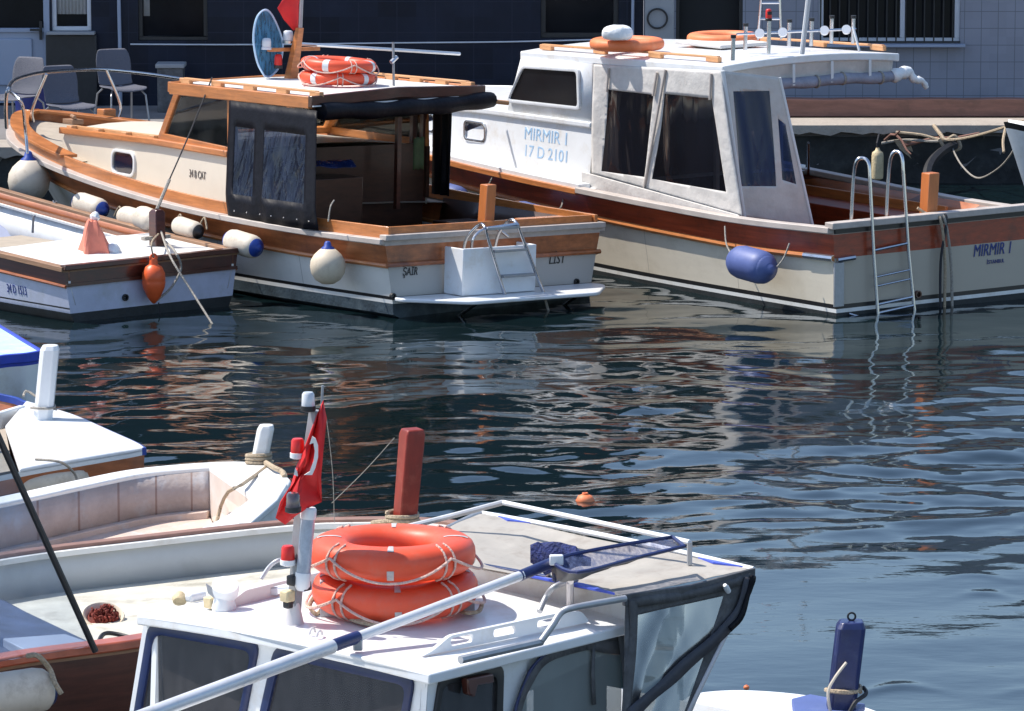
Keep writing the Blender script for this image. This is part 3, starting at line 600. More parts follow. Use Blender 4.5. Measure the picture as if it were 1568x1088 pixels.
# ------------------------------------------------------------------ repeated gear
def make_lifebuoy(label, m='orange_plastic', group=None, tapes=4, line='rope_pink', seed=1, ang=0.0, Ro=0.36, rw=0.078, rh=0.056, tw=0.085):
    t = thing('lifebuoy', label, 'lifebuoy', group=group); rs = random.Random(seed)
    Rm = Ro - rw
    MB().torus(Rm, rw, rh, (0, 0, 0), 72, 20).build('ring', m, t, smooth=60)
    for i in range(tapes):
        a = ang + math.pi / 2 * i
        if tw > .06: MB().torus(Rm, rw, rh, (0, 0, 0), 96, 20, a0=a - tw, a1=a + tw, grow=0.0018).build('reflective_band', 'tape', t, smooth=60); continue
        for b0, b1 in ((55, 118), (-42, -8)):
            rows = []
            for ia in range(5):
                aa = a - tw + 2 * tw * ia / 4; r_ = []
                for ib in range(7):
                    b = R(b0 + (b1 - b0) * ib / 6); cb, sb = math.cos(b), math.sin(b); q = (abs(cb) ** 2.6 + abs(sb) ** 2.6) ** (-1 / 2.6)
                    rr = Rm + (rw + .002) * cb * q; r_.append(V((math.cos(aa) * rr, math.sin(aa) * rr, (rh + .002) * sb * q)))
                rows.append(r_)
            MB().grid(rows).build('reflective_patch', 'tape_worn', t, smooth=60)
    if line:
        pts = []; N = 96
        for i in range(N):
            a = ang + 0.78 + 2 * math.pi * i / N; ph = (4 * i / N) % 1.0; s = math.sin(math.pi * ph)
            r = Ro + 0.006 + 0.022 * s; pts.append(V((math.cos(a) * r, math.sin(a) * r, -0.005 - 0.055 * s + 0.03 * (1 - s))))
        mb = MB().tube(pts, 0.0065, 6, closed=True)
        for i in range(4):
            a = ang + 0.78 + math.pi / 2 * i
            for da in (-0.07, 0.07):
                rr = [(0.8, 0), (0.86, 0.6), (0.95, 0.95), (1.01, 1.0)]; 
                P_ = []
                for k in range(9):
                    b = -1.0 + 2.0 * k / 8
                    r = Rm + (rw + 0.007) * math.cos(b * 1.3); z = (rh + 0.007) * math.sin(b * 1.3); P_.append(V((math.cos(a + da) * r, math.sin(a + da) * r, z)))
                mb.tube(P_, 0.0055, 6)
        mb.build('grab_line', line, t)
    return t
def make_ball_fender(label, r, m='fender_cream', capm='blue_cap', group=None):
    """ball with a nozzle cap; hangs down from its origin (the eye)"""
    t = thing('fender', label, 'fender', group=group); z0 = -r - 0.5 * r
    MB().lathe([(0, z0 - r), (r * .35, z0 - r * .95), (r * .7, z0 - r * .74), (r * .93, z0 - r * .38), (r, z0), (r * .95, z0 + r * .36), (r * .76, z0 + r * .68), (r * .5, z0 + r * .92), (r * .36, z0 + r * 1.02)], n=32).build('ball', m, t, smooth=60)
    MB().lathe([(r * .40, z0 + r * .94), (r * .36, z0 + r * 1.06), (r * .22, z0 + r * 1.16), (r * .17, z0 + r * 1.36), (r * .1, z0 + r * 1.42)], n=20).build('cap', capm, t, smooth=60)
    return t
def make_cyl_fender(label, r, L, m='fender_white', capm='blue_cap', group=None, both=True):
    """sausage fender lying along its local x"""
    t = thing('fender', label, 'fender', group=group); h = L / 2
    pr = [(r * .35, -h), (r * .7, -h + r * .12), (r * .93, -h + r * .4), (r, -h + r * .8), (r, h - r * .8), (r * .93, h - r * .4), (r * .7, h - r * .12), (r * .35, h)]
    MB().lathe(pr, axis=(1, 0, 0), n=28).build('body', m, t, smooth=60)
    for sg in ((1, -1) if both else (1,)):
        q = [(r * .80, h - r * .26), (r * .74, h - r * .08), (r * .4, h + r * .06), (r * .26, h + r * .3), (r * .12, h + r * .36)]
        MB().lathe([(a, b) for a, b in q], axis=(sg, 0, 0), n=24).build('end_cap', capm, t, smooth=60)
    return t
def place(o, p, rot=(0, 0, 0)): o.location = p; o.rotation_euler = rot; return o
def rope_thing(name, pts, r, m, label, cat='rope', n=8, smooth=True, group=None):
    o = MB().tube(curve(pts, n) if smooth else pts, r, 6).build(name, m); return tag(o, label, cat, group)

def frame_at(px, py, a, half, heel=0):
    c = PZ(px, py, 0); o = c + V((math.cos(R(a)), math.sin(R(a)), 0)) * half; return Frame(o.x, o.y, a, heel)
def flat_quad(par, name, pts, m, th=0.01, bevel=0.0):
    pts = [V(p) for p in pts]; n = (pts[1] - pts[0]).cross(pts[2] - pts[0]).normalized()
    return MB().prism([p - n * th / 2 for p in pts], n * th).build(name, m, par, bevel=bevel)
def round_loop(cx, cz, w, h, r, n=5):
    out = []
    for sx, sz, a0 in ((1, 1, 0), (-1, 1, 90), (-1, -1, 180), (1, -1, 270)):
        for k in range(n + 1):
            a = R(a0 + 90 * k / n); out.append((cx + sx * (w / 2 - r) + math.cos(a) * r, cz + sz * (h / 2 - r) + math.sin(a) * r))
    return out
def round_poly(pts, r, n=4):
    """round the corners of a 2D/3D polygon"""
    pts = [V(p) for p in pts]; N = len(pts); out = []
    for i, p in enumerate(pts):
        a = (pts[i - 1] - p); b = (pts[(i + 1) % N] - p); ra = min(r, a.length * .45, b.length * .45); A = p + a.normalized() * ra; B = p + b.normalized() * ra
        for k in range(n + 1):
            t = k / n; out.append(A * (1 - t) ** 2 + p * 2 * t * (1 - t) + B * t * t)
    return out
def framed_window(par, pts, r, w, nrm, fm, gm, name='window', proud=0.012, glass_back=0.004):
    """moulded frame ring round a pane, on a flat wall; nrm = outward normal"""
    nrm = V(nrm).normalized(); o = round_poly(pts, r); c = sum(o, V()) / len(o)
    inn = shrink(o, w)
    mid = [(a + b) / 2 for a, b in zip(o, inn)]
    rings = [[p - nrm * 0.004 for p in o], [p + nrm * proud * .8 for p in o], [p + nrm * proud for p in mid], [p + nrm * proud * .8 for p in inn], [p - nrm * 0.004 for p in inn]]
    f = MB().loft(rings, True, False).build(name, fm, par, smooth=60)
    MB().prism([p + nrm * (-0.001) for p in inn], nrm * glass_back).build('pane', gm, f)
    return f

# ================================================================== wooden-trimmed cabin boat
F1 = frame_at(585, 490, 40, 1.3, 1.8)
b1 = boat_thing(F1, 'cabin_boat', 'cream cabin boat with teak trim, black side curtains and two orange lifebuoys on its roof')
L1 = 7.55
gb1 = [(0, 1.29, .68), (1, 1.38, .68), (2, 1.43, .70), (3, 1.45, .74), (4, 1.42, .81), (5, 1.33, .90), (5.8, 1.17, .98), (6.5, .92, 1.05), (7.1, .55, 1.10), (7.45, .24, 1.13), (7.55, 0, 1.14)]
wb1 = [(0, 1.17), (.3, 1.27), (.55, 1.15), (.75, .78), (.9, .32), (1, 0)]
H1 = hull(b1, L1, gb1, wb1, 0.75, [('g', 0), ('g', -.045), ('g', -.05), ('g', -.235), ('z', .165), ('z', .135), ('z', .10), ('z', 0.0), ('z', -.25), ('z', -.45)],
     [0, 0, 1, 2, 3, 4, 5, 5, 5], ['rail_grey', 'brown_rail', 'white_topsides', 'black_stripe', 'white_paint', 'antifoul', 'mahogany_dark'], flare=1.25)
# rails round the hull
for sd in (1, -1):
    MB().sweep(gun(L1, gb1, side=sd, dz=0.012, inset=-0.005), 0.10, 0.05).build('gunwale_rail', 'rail_grey', b1, bevel=0.006)
    MB().tube(hull_line(H1, 3, sd, .008), 0.022, 8).build('rub_rail', 'teak', b1)
    MB().sweep(gun(L1, gb1, side=sd, dz=0.12, inset=0.06), 0.035, 0.12).build('toe_board', 'teak', b1, bevel=0.004)
    MB().sweep([p + V((0, 0, 0.13)) for p in gun(L1, gb1, side=sd, s0=5.1, inset=0.10)], 0.19, 0.03).build('bow_cap', 'teak', b1, bevel=0.005)
MB().box((0.0, 0, .705), (.1, 2.62, .05)).build('transom_rail', 'rail_grey', b1, bevel=0.006)
MB().box((0.05, 0, .76), (.035, 2.42, .07)).build('transom_board', 'teak', b1, bevel=0.004)
MB().tube([(-.02, 1.27, .455), (-.02, -1.27, .455)], 0.022, 8).build('rub_rail', 'brown_rail', b1)
deck_mb(L1, gb1, 2.35, 5.4, -0.01, 0.08).build('side_deck', 'deck_tan', b1)
deck_mb(L1, gb1, 5.3, 7.5, 0.0, 0.08).build('foredeck', 'deck_tan', b1)
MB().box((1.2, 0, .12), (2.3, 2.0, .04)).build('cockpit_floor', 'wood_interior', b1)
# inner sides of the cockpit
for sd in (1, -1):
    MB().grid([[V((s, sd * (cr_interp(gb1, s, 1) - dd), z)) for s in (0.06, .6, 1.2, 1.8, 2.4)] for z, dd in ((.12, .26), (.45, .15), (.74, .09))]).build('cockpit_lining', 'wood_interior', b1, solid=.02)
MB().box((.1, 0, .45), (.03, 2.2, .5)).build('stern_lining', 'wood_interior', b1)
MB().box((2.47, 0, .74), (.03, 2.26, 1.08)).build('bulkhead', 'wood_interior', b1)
# trunk cabin
A1, A2 = (2.40, 1.20), (5.75, .80)
def T1(px, py, d=0.0): p = F1.W(px, py, A1, A2); return p + V((0, d, 0))
tr = [T1(352, 333), T1(352, 236), T1(240, 217), T1(100, 200), T1(90, 241)]
tr[0].z = .68; tr[4].z = .96
top = [tr[1], tr[2], tr[3]]
mb = MB()
mb.face(tr); mb.face([V((p.x, -p.y, p.z)) for p in tr])
rows = [[V((p.x, p.y * q, p.z + .07 * (1 - q * q))) for q in (1, .7, .35, 0, -.35, -.7, -1)] for p in top]
mb.grid(rows)
fr = [V((tr[3].x, tr[3].y * q, tr[3].z + .07 * (1 - q * q))) for q in (1, .7, .35, 0, -.35, -.7, -1)]; lo = [V((tr[4].x, tr[4].y * q, tr[4].z)) for q in (1, .7, .35, 0, -.35, -.7, -1)]
mb.grid([fr, lo]); mb.build('trunk_cabin', 'cream_paint', b1, smooth=30)
off = V((0, .03, 0))
for sd in (1, -1):
    pp = [V((p.x, sd * (p.y + .015), p.z + .0)) for p in top]; pp[-1].x += .06
    MB().sweep([p + V((0, 0, .035)) for p in pp], .05, .065).build('trunk_rail', 'teak', b1, bevel=.012)
    MB().sweep([V((p.x, sd * (p.y - .09), p.z + .055)) for p in top[1:]], .05, .035).build('grab_rail', 'teak_pale', b1, bevel=.006)
for k in range(4):
    t_ = k / 3; p = top[1].lerp(top[2], .05 + .9 * t_); MB().box((p.x, p.y - .05, p.z + .04), (.09, .12, .035)).build('rail_foot', 'teak_pale', b1, bevel=.006)
pc = T1(190, 249, .0); pw = (T1(172, 249) - T1(208, 249)).length; ph = T1(190, 229).z - T1(190, 269).z
d1 = V((A2[0] - A1[0], A2[1] - A1[1], 0)).normalized(); nn1 = V((-d1.y, d1.x, 0)); nn1 = nn1 if nn1.y > 0 else -nn1
lp = [pc + d1 * x + V((0, 0, z)) for x, z in round_loop(0, 0, pw, ph, .09)]
framed_window(b1, lp, .001, .028, nn1, 'white_gloss', 'porthole', 'porthole', .025)
text('34 B CAT', .105, axes(T1(290, 270) + nn1 * .004, -d1, (0, 0, 1)), 'text_grey', b1, 'registration', xs=.75)
# wheelhouse window frame in teak
def rail_path(par, name, pts, w, m, closed=False, d=0.045):
    mb = MB(); pts = [V(p) for p in pts]; N = len(pts)
    for i in range(N if closed else N - 1):
        a, b = pts[i], pts[(i + 1) % N]; dr = (b - a); L = dr.length; dr.normalize(); 
        q = V((0, 0, 1)).rotation_difference(dr).to_matrix()
        y = V((0, 1, 0)); x = y.cross(dr).normalized(); Mx = Matrix((x, y, dr)).transposed()
        mb.box((a + b) / 2, (w, d, L + w * .9), Mx)
    return mb.build(name, m, par, bevel=.006)
WO = 1.19
wp = [T1(*q) for q in [(352, 232), (351, 140), (272, 137), (246, 209)]]
for sd in (1, -1):
    q = [V((p.x, sd * (p.y - .02), p.z)) for p in wp]
    wf = rail_path(b1, 'side_window', q, .075, 'teak', True)
    flat_quad(wf, 'pane', q, 'glass', .005)
# windscreen across the front
a0, a1 = wp[3], wp[2]; WO = a0.y - .02
q = [V((a0.x, WO, a0.z)), V((a1.x, WO, a1.z)), V((a1.x, -WO, a1.z)), V((a0.x, -WO, a0.z))]
mb = MB()
for y in (WO - .04, .4, -.4, -WO + .04):
    mb.loft([[V((a0.x + x, y + yy, a0.z)) for x, yy in ((0, -.03), (0, .03), (-.04, .03), (-.04, -.03))], [V((a1.x + x, y + yy, a1.z)) for x, yy in ((0, -.03), (0, .03), (-.04, .03), (-.04, -.03))]])
mb.box((a0.x - .02, 0, a0.z + .0), (.06, 2 * WO, .06)); mb.box((a1.x - .02, 0, a1.z), (.06, 2 * WO, .06))
ws = mb.build('windscreen', 'teak', b1, bevel=.004); flat_quad(ws, 'pane', q, 'glass', .005)
# roof
ra, rf = F1.O(478, 150, 1.2), F1.O(266, 128, 1.2)
zr_a, zr_f = ra.z, rf.z
def roof_slab(x0, x1, o, za, zf, th, camber, n=10, skew=0.0):
    rows_t, rows_b = [], []
    for i in range(n + 1):
        t = i / n; z = za + (zf - za) * t
        rr = []
        for k in range(13):
            y = o * (1 - 2 * k / 12); q = y / o; x = x0 + (x1 - x0) * t + skew * (1 - q) / 2 * (1 - t); rr.append(V((x, y, z + camber * (1 - q * q))))
        rows_t.append(rr)
    mb = MB(); rings = [r + [p - V((0, 0, th)) for p in reversed(r)] for r in rows_t]
    return mb.loft(rings)
SK1 = .5
roof_slab(ra.x, rf.x, 1.2, zr_a, zr_f, .05, .035, skew=SK1).build('roof', 'white_paint', b1, smooth=30, bevel=.004)
for sd in (1, -1):
    xa = ra.x + (SK1 if sd < 0 else 0)
    MB().sweep([V((xa, sd * 1.215, zr_a + .016)), V((rf.x + .02, sd * 1.215, zr_f + .016))], .05, .115).build('roof_edge', 'teak', b1, bevel=.008)
    # handrail with slots
    e = MB().sweep([V((xa + .05, sd * 1.10, zr_a + .062)), V((rf.x - .05, sd * 1.10, zr_f + .062))], .05, .022)
    N = 5
    for k in range(N):
        t = .03 + .94 * k / (N - 1); xx = xa + (rf.x - xa) * t; zz = zr_a + (zr_f - zr_a) * t; e.box((xx, sd * 1.10, zz + .03), (.16, .05, .05))
    e.build('grab_rail', 'teak_pale', b1, bevel=.006)
MB().sweep([V((ra.x - .02, 1.24, zr_a + .02)), V((ra.x - .02 + SK1 / 2, 0, zr_a + .055)), V((ra.x - .02 + SK1, -1.24, zr_a + .02))], .05, .1).build('roof_edge', 'mahogany_dark', b1, bevel=.006)
MB().sweep([V((ra.x - .052, 1.23, zr_a - .065)), V((ra.x - .052 + SK1, -1.23, zr_a - .065))], .012, .012).build('edge_trim', 'tape', b1)
MB().sweep([V((rf.x + .02, 1.24, zr_f + .02)), V((rf.x + .02, 0, zr_f + .055)), V((rf.x + .02, -1.24, zr_f + .02))], .05, .1).build('roof_edge', 'teak', b1, bevel=.006)
MB().prism([V((ra.x + .1, 1.12, zr_a - .055)), V((ra.x + .4, -1.12, zr_a - .055)), V((rf.x - .1, -1.1, zr_f - .055)), V((rf.x - .1, 1.1, zr_f - .055))], (0, 0, -.015)).build('shade_panel', 'wood_interior', b1)  # dark panel added below the roof to keep bounced light out of the cabin
# rolled black canvas under the aft edge
pts = [V((ra.x - .03 + SK1 * k / 8, 1.12 - 2.45 * k / 8, zr_a - .125 + .006 * math.sin(k * 1.9) - .02 * math.sin(k / 8 * 3.14))) for k in range(9)]
MB().tube(curve(pts, 4), [.078 + .007 * math.sin(i * .9) for i in range(33)], 12).build('rolled_canvas', 'black_canvas', b1)
MB().tube([(ra.x + SK1 - .04, -1.2, zr_a - .12), (ra.x + SK1 - .12, -1.47, zr_a - .15)], .022, 8).build('canvas_batten', 'teak_pale', b1)
# posts under the roof
for (x, y) in ((ra.x + .06, 1.14), (ra.x + 1.42, -1.14), (wp[0].x, 1.14), (wp[0].x, -1.14), (ra.x + 1.0, -.62)):
    MB().box((x, y, (zr_a + .68) / 2), (.05, .05, zr_a - .68)).build('roof_post', 'mahogany_dark', b1, bevel=.004)
# black side curtains with a clear film window (near and far side)
def wavy(x0, x1, y, zt0, zt1, zb0, zb1, amp, n=30, m=6, ph=0, yb=0.0):
    rows = []
    for j in range(m + 1):
        v = j / m; rows.append([V((x0 + (x1 - x0) * i / n, y + yb * v + amp * (.3 + .7 * v) * math.sin(i * 1.05 + ph + v) * (.6 + .4 * math.sin(i * .37)), (zt0 + (zt1 - zt0) * i / n) * (1 - v) + (zb0 + (zb1 - zb0) * i / n) * v)) for i in range(n + 1)])
    return MB().grid(rows)
cA, cB = F1.O(352, 150, 1.23), F1.O(486, 158, 1.23)
cC, cD = F1.O(350, 334, 1.44), F1.O(487, 353, 1.44); zb0, zb1 = cC.z, cD.z
cu = MB(); nx, nz = 36, 14
def cpt(i, j, y=1.235):
    u, v = i / nx, j / nz
    return V(((cA.x + (cB.x - cA.x) * u) * (1 - v) + (cC.x + (cD.x - cC.x) * u) * v, y + .205 * min(1, v * 1.22) + .014 * (.3 + .7 * v) * math.sin(i * .85) * (.6 + .4 * math.sin(i * .37 + 2)), (cA.z - .02) * (1 - v) + (zb0 + (zb1 - zb0) * u) * v))
rows = [[cpt(i, j) for i in range(nx + 1)] for j in range(nz + 1)]
black, film = MB(), MB()
for j in range(nz):
    for i in range(nx):
        u, v = (i + .5) / nx, (j + .5) / nz
        isfilm = (.08 < u < .30 or .42 < u < .90) and .22 < v < .78
        (film if isfilm else black).face([rows[j][i], rows[j][i + 1], rows[j + 1][i + 1], rows[j + 1][i]])
ct = black.build('side_curtain', 'black_canvas', b1, smooth=70, solid=.004); film.build('film_window', 'black_vinyl_film', ct, smooth=70)
mb = MB()
for k in range(7):
    MB().lathe([(.009, 0), (.006, .006)], cpt(3 + k * 5, 13), (0, 1, 0), 8).build('snap_button', 'steel', ct)

fc = wavy(cB.x + 1.08, cB.x + 1.38, -1.25, 1.78, 1.78, .78, .78, .03, n=16).build('far_curtain', 'black_canvas', b1, smooth=70, solid=.004)
# interior: console, seat box, hanging cloth, wheel
MB().box((2.2, .45, .72), (.35, 1.0, .62)).build('console', 'wood_interior', b1, bevel=.01)
mb = MB(); rs = random.Random(4); rows = []
for i in range(9):
    rows.append([V((1.98 + .3 * i / 8, .05 + .75 * k / 10, 1.14 + .05 * math.sin(i / 8 * 3.14) + rs.uniform(-.02, .02))) for k in range(11)])
mb.grid(rows).build('console_cover', 'blue_tarp', b1, smooth=70, solid=.01, sub=1)
MB().box((1.0, -.95, .38), (1.6, .45, .45)).build('bench', 'wood_interior', b1, bevel=.01)
MB().box((.45, -.3, .60), (.35, .7, .06)).build('seat_board', 'weathered_wood', b1, bevel=.008)
MB().grid([[V((1.65 + .01 * math.sin(i), -.48 + .13 * i / 6, 1.42 - .06 * j + (.01 * math.sin(i * 2 + j)))) for i in range(7)] for j in range(6)]).build('hanging_cloth', 'green_cloth', b1, smooth=70, solid=.01)
# far side coaming window edge board
MB().box((2.62, -1.16, 1.0), (.4, .04, .5)).build('far_coaming', 'wood_interior', b1)
# mast with crossbar, lamps and pole
mb_ = F1.Z(445, 118, 1.9); mt = F1.O(459, 42, mb_.y)
mast = MB().loft([[mb_ + V((x, y, -.03)) for x, y in ((.05, .05), (-.05, .05), (-.05, -.05), (.05, -.05))], [mt + V((x, y, 0)) for x, y in ((.03, .03), (-.03, .03), (-.03, -.03), (.03, -.03))]]).build('mast', 'teak', b1, bevel=.006)
cbl, cbr = F1.O(411, 76, mb_.y), F1.O(488, 74, mb_.y); cbl, cbr = F1.S(411, 76, mb_.x), F1.S(488, 74, mb_.x)
MB().box((cbl + cbr) / 2, (.05, (cbl - cbr).length, .035)).build('crossbar', 'teak', mast, bevel=.004)
pt = F1.S(463, -30, mb_.x); pb = F1.S(460, 44, mb_.x)
MB().tube([pb, pt], .018, 8).build('flag_pole', 'galv', mast)
def lamp(par, p, r, h, m, base='rubber', name='lamp'):
    o = MB().lathe([(r * .7, 0), (r, h * .05), (r, h * .62), (r * .86, h * .92), (r * .55, h)], p, n=18).build(name, m, par, smooth=50)
    MB().lathe([(r * 1.08, -h * .25), (r * 1.08, 0.0), (r * .9, h * .06)], p, n=18).build('lamp_base', base, o); return o
lamp(mast, F1.S(426, 100, mb_.x), .038, .11, 'red_plastic'); lamp(mast, F1.S(408, 72, mb_.x), .045, .09, 'lens_white', 'pvc_white'); lamp(mast, F1.S(441, 62, mb_.x), .05, .10, 'lens_white', 'steel')
# thin aerial
pa, pb2 = F1.Z(603, 133, 1.89), None; at_ = F1.O(602, 64, pa.y)
ae = MB().tube([pa, at_], .012, 8).build('aerial', 'steel_dull', b1); MB().tube([pa.lerp(at_, .55) + V((0, .03, 0)), pa.lerp(at_, .62) + V((0, -.04, .02))], .022, 8).build('clamp', 'steel', ae)
# stern: bathing platform, locker, ladder
pl = [F1.Z(598, 462, .15), F1.Z(760, 454, .15), F1.Z(896, 438, .15), V((0.02, -1.2, .15)), V((0.02, 1.2, .15))]
pl = [V((-.14, 1.2, .13)), V((-.62, .75, .13)), V((-.62, -.75, .13)), V((-.2, -1.2, .13)), V((-.02, -1.2, .13)), V((-.02, 1.2, .13))]
MB().prism(round_poly(pl, .08), (0, 0, .035)).build('bathing_platform', 'white_gloss', b1, bevel=.01)
for y in (.6, -.6): MB().tube([(-.5, y, .13), (-.05, y, -.12)], .016, 8).build('platform_strut', 'steel', b1)
bx = [F1.S(*q, -.3) for q in [(708, 452), (708, 381), (820, 379), (820, 442)]]
y0, y1, zt = bx[0].y, bx[3].y, bx[1].z
mb = MB(); h = zt - .17
mb.box((-.29, (y0 + y1) / 2, .17 + h / 2), (.02, y0 - y1, h)); mb.box((-.155, y0 - .01, .17 + h / 2), (.25, .02, h)); mb.box((-.155, y1 + .01, .17 + h / 2), (.25, .02, h)); mb.box((-.155, (y0 + y1) / 2, .19), (.25, y0 - y1 - .04, .03))
mb.build('stern_locker', 'white_gloss', b1, bevel=.008)
LX = -.36
la = [F1.S(*q, LX) for q in [(743, 350), (774, 456), (792, 343), (833, 450)]]
ld = MB().tube(curve([la[1], la[0].lerp(la[1], .1), la[0] + V((0, 0, .0)), la[0] + V((.1, -.02, .03)), la[0] + V((.22, .03, -.1)), la[0] + V((.26, .05, -.28))], 4), .016, 8)
ld.tube(curve([la[3], la[2].lerp(la[3], .1), la[2], la[2] + V((.1, .0, .03)), la[2] + V((.22, .03, -.1)), la[2] + V((.26, .05, -.28))], 4), .016, 8)
lo = ld.build('ladder', 'steel', b1, smooth=60)
MB().tube([la[0], la[2]], .016, 8).build('ladder_top', 'steel', lo)
for t in (.02, .34, .70):
    MB().box(la[0].lerp(la[1], t).lerp(la[2].lerp(la[3], t), .5) + V((.0, 0, 0)), (.06, (la[0] - la[2]).length, .025)).build('rung', 'steel_dull', lo, bevel=.004)
MB().tube(curve([F1.S(722, 386, -.1), F1.S(724, 366, -.12), F1.S(738, 352, -.1), F1.S(760, 350, -.08), F1.S(778, 362, -.1)], 5), .014, 8).build('grab_loop', 'steel', b1)
text('ŞAİR', .105, axes(F1.S(616, 422, -.006), (0, -1, 0), (0, 0, 1)), 'text_black', b1, 'boat_name', shear=.2, xs=.72)
text('LİST', .125, axes(F1.S(840, 404, -.006), (0, -1, 0), (0, 0, 1)), 'text_black', b1, 'boat_name', shear=.2, xs=.8)
MB().lathe([(.03, 0), (.03, .03), (.02, .03), (.02, 0)], F1.S(600, 453, 0), (-1, 0, 0), 14).build('exhaust', 'rubber', b1); MB().lathe([(.03, 0), (.03, .02), (.02, .02), (.02, 0)], F1.S(882, 431, 0), (-1, 0, 0), 14).build('exhaust', 'rubber', b1)
pp = F1.S(741, 350, .14); pt_ = F1.S(744, 282, .14)
MB().loft([[V((.14 + x, pp.y + y, .42)) for x, y in ((.055, .055), (-.055, .055), (-.055, -.055), (.055, -.055))], [V((.14 + x, pt_.y - .03 + y, pt_.z)) for x, y in ((.055, .055), (-.055, .055), (-.055, -.055), (.055, -.055))]]).build('mooring_post', 'teak_post', b1, bevel=.008)
MB().box((.16, F1.S(835, 340, .1).y, .76), (.14, .55, .05)).build('stern_chock', 'teak', b1, bevel=.01)
# pulpit
rt = [F1.Z(283, 121, 1.55), F1.Z(220, 112, 1.62), F1.Z(154, 106, 1.68), F1.Z(100, 108, 1.71), F1.Z(64, 111, 1.73), F1.Z(40, 116, 1.74), F1.Z(20, 124, 1.74), F1.Z(11, 140, 1.70), F1.Z(9, 165, 1.45), F1.Z(10, 195, 1.22)]
pu = MB().tube(curve(rt, 6), .019, 8).build('pulpit', 'steel', b1, smooth=60)
for c in ([(71, 113, 1.73), (50, 165, 1.37), (51, 185, 1.22)], [(163, 107, 1.68), (184, 158, 1.33), (181, 180, 1.18)], [(14, 138, 1.70), (33, 157, 1.6), (38, 190, 1.33), (42, 234, 1.05)]):
    MB().tube(curve([F1.Z(*q) for q in c], 5), .017, 8).build('stanchion', 'steel', pu, smooth=60)
# bow gear
p = F1.Z(163, 183, 1.16); MB().box(p + V((0, 0, .05)), (.13, .16, .13)).build('bow_block', 'teak', b1, bevel=.01)
p = F1.Z(112, 190, 1.16); MB().box(p + V((0, 0, .03)), (.18, .14, .05)).tube([p + V((-.1, .05, .08)), p + V((.1, -.05, .08))], .02, 8).build('bow_cleat', 'weathered_wood', b1, bevel=.004)

# gear on and around this boat
def put_on(fr, o, l, rot=(0, 0, 0)):
    o.matrix_world = fr.M @ Matrix.Translation(V(l)) @ Euler(rot).to_matrix().to_4x4(); return o
pr = F1.Z(518, 120, zr_a + .09)
k = make_lifebuoy('orange lifebuoy lying on top of another on the teak-edged roof', 'orange_plastic', 'lifebuoys on the wooden cabin boat', ang=.35); put_on(F1, k, pr + V((0, 0, .135)), (R(1), R(-2), .2))
k = make_lifebuoy('orange lifebuoy at the bottom of the pair on the teak-edged roof', 'orange_plastic', 'lifebuoys on the wooden cabin boat', ang=.3); put_on(F1, k, pr + V((.01, 0, .012)), (0, 0, -.1))
# landing net laid across the mast
hp = [F1.S(*q, mb_.x + .03) for q in [(704, 82), (460, 67), (415, 68)]]
ln = thing('landing_net', 'blue landing net with a grey pole propped across the wooden mast', 'fishing net', F1.G(hp[0])); LI = ln.matrix_basis
def wl(fr, o, pts): return [fr.G(p) - o.location for p in pts]
bpy.context.view_layer.update()
MB().tube(wl(F1, ln, hp[:2]), .017, 8).build('pole', 'alu', ln); 
hc = [(405, 116), (394, 95), (388, 60), (392, 30), (402, 16), (413, 18), (425, 40), (433, 68), (428, 100), (415, 116)]
hpt = [F1.S(a, b, mb_.x + .05 + .002 * (a - 388)) for a, b in hc]
MB().tube(wl(F1, ln, curve(hpt + [hpt[0]], 4)[:-1]), .010, 6, closed=True).build('hoop', 'pale_blue', ln)
cen = sum(hpt, V()) / len(hpt); lp_ = curve(hpt + [hpt[0]], 3)[:-1]; rings = []
for t_ in (1, .7, .4, .12): rings.append(wl(F1, ln, [cen.lerp(p, t_) + V((.25 * (1 - t_), 0, 0)) for p in lp_]))
MB().loft(rings, True, True).build('netting', 'blue_net_mesh', ln, smooth=80)
# red flag, mostly above the picture
fl = [(425, 12), (440, -8), (456, -26), (463, -30), (460, 6), (454, 44), (449, 46), (437, 30)]
def flag_obj(fr, name, label, pix, s, m='flag_red', amp=.03):
    P_ = [fr.S(a, b, s) for a, b in pix]; c = sum(P_, V()) / len(P_); mb = MB(); 
    o = thing(name, label, 'flag', fr.G(c)); n = len(P_); ring = [[c.lerp(p, t) + V((amp * math.sin(i * 2.1) * t, 0, 0)) for i, p in enumerate(P_)] for t in (1, .66, .33)]
    mb.loft([wl(fr, o, r) for r in ring], True, False); b0 = 2 * n; mb.face(wl(fr, o, ring[2])); mb.build('cloth', m, o, smooth=80, solid=.006); return o, c
flag_obj(F1, 'flag', 'red flag gathered on the wooden mast above the cabin boat', fl, mb_.x - .04)

# ================================================================== white cabin boat with ladder
F2 = frame_at(1270, 487, 34, 1.2, -0.5)
b2 = boat_thing(F2, 'cabin_boat', 'big white cabin boat with mahogany band, canvas side curtains and a tall stern ladder')
L2 = 10.1
gb2 = [(0, 1.16, .82), (1.2, 1.27, .80), (2.4, 1.33, .82), (3.6, 1.36, .85), (5, 1.36, .89), (6.4, 1.30, .94), (7.6, 1.12, 1.0), (8.7, .82, 1.06), (9.5, .45, 1.10), (9.95, .15, 1.12), (10.1, 0, 1.12)]
wb2 = [(0, 1.12), (.3, 1.22), (.55, 1.1), (.75, .75), (.9, .3), (1, 0)]
H2_ = hull(b2, L2, gb2, wb2, 1.0, [('g', 0), ('g', -.05), ('g', -.055), ('g', -.27), ('z', .125), ('z', .085), ('z', .05), ('z', 0.0), ('z', -.25), ('z', -.45)],
     [0, 0, 1, 2, 3, 4, 5, 5, 5], ['rail_grey', 'mahogany', 'cream_topsides', 'black_stripe', 'white_paint', 'antifoul_dark', 'mahogany_dark'], flare=1.2)
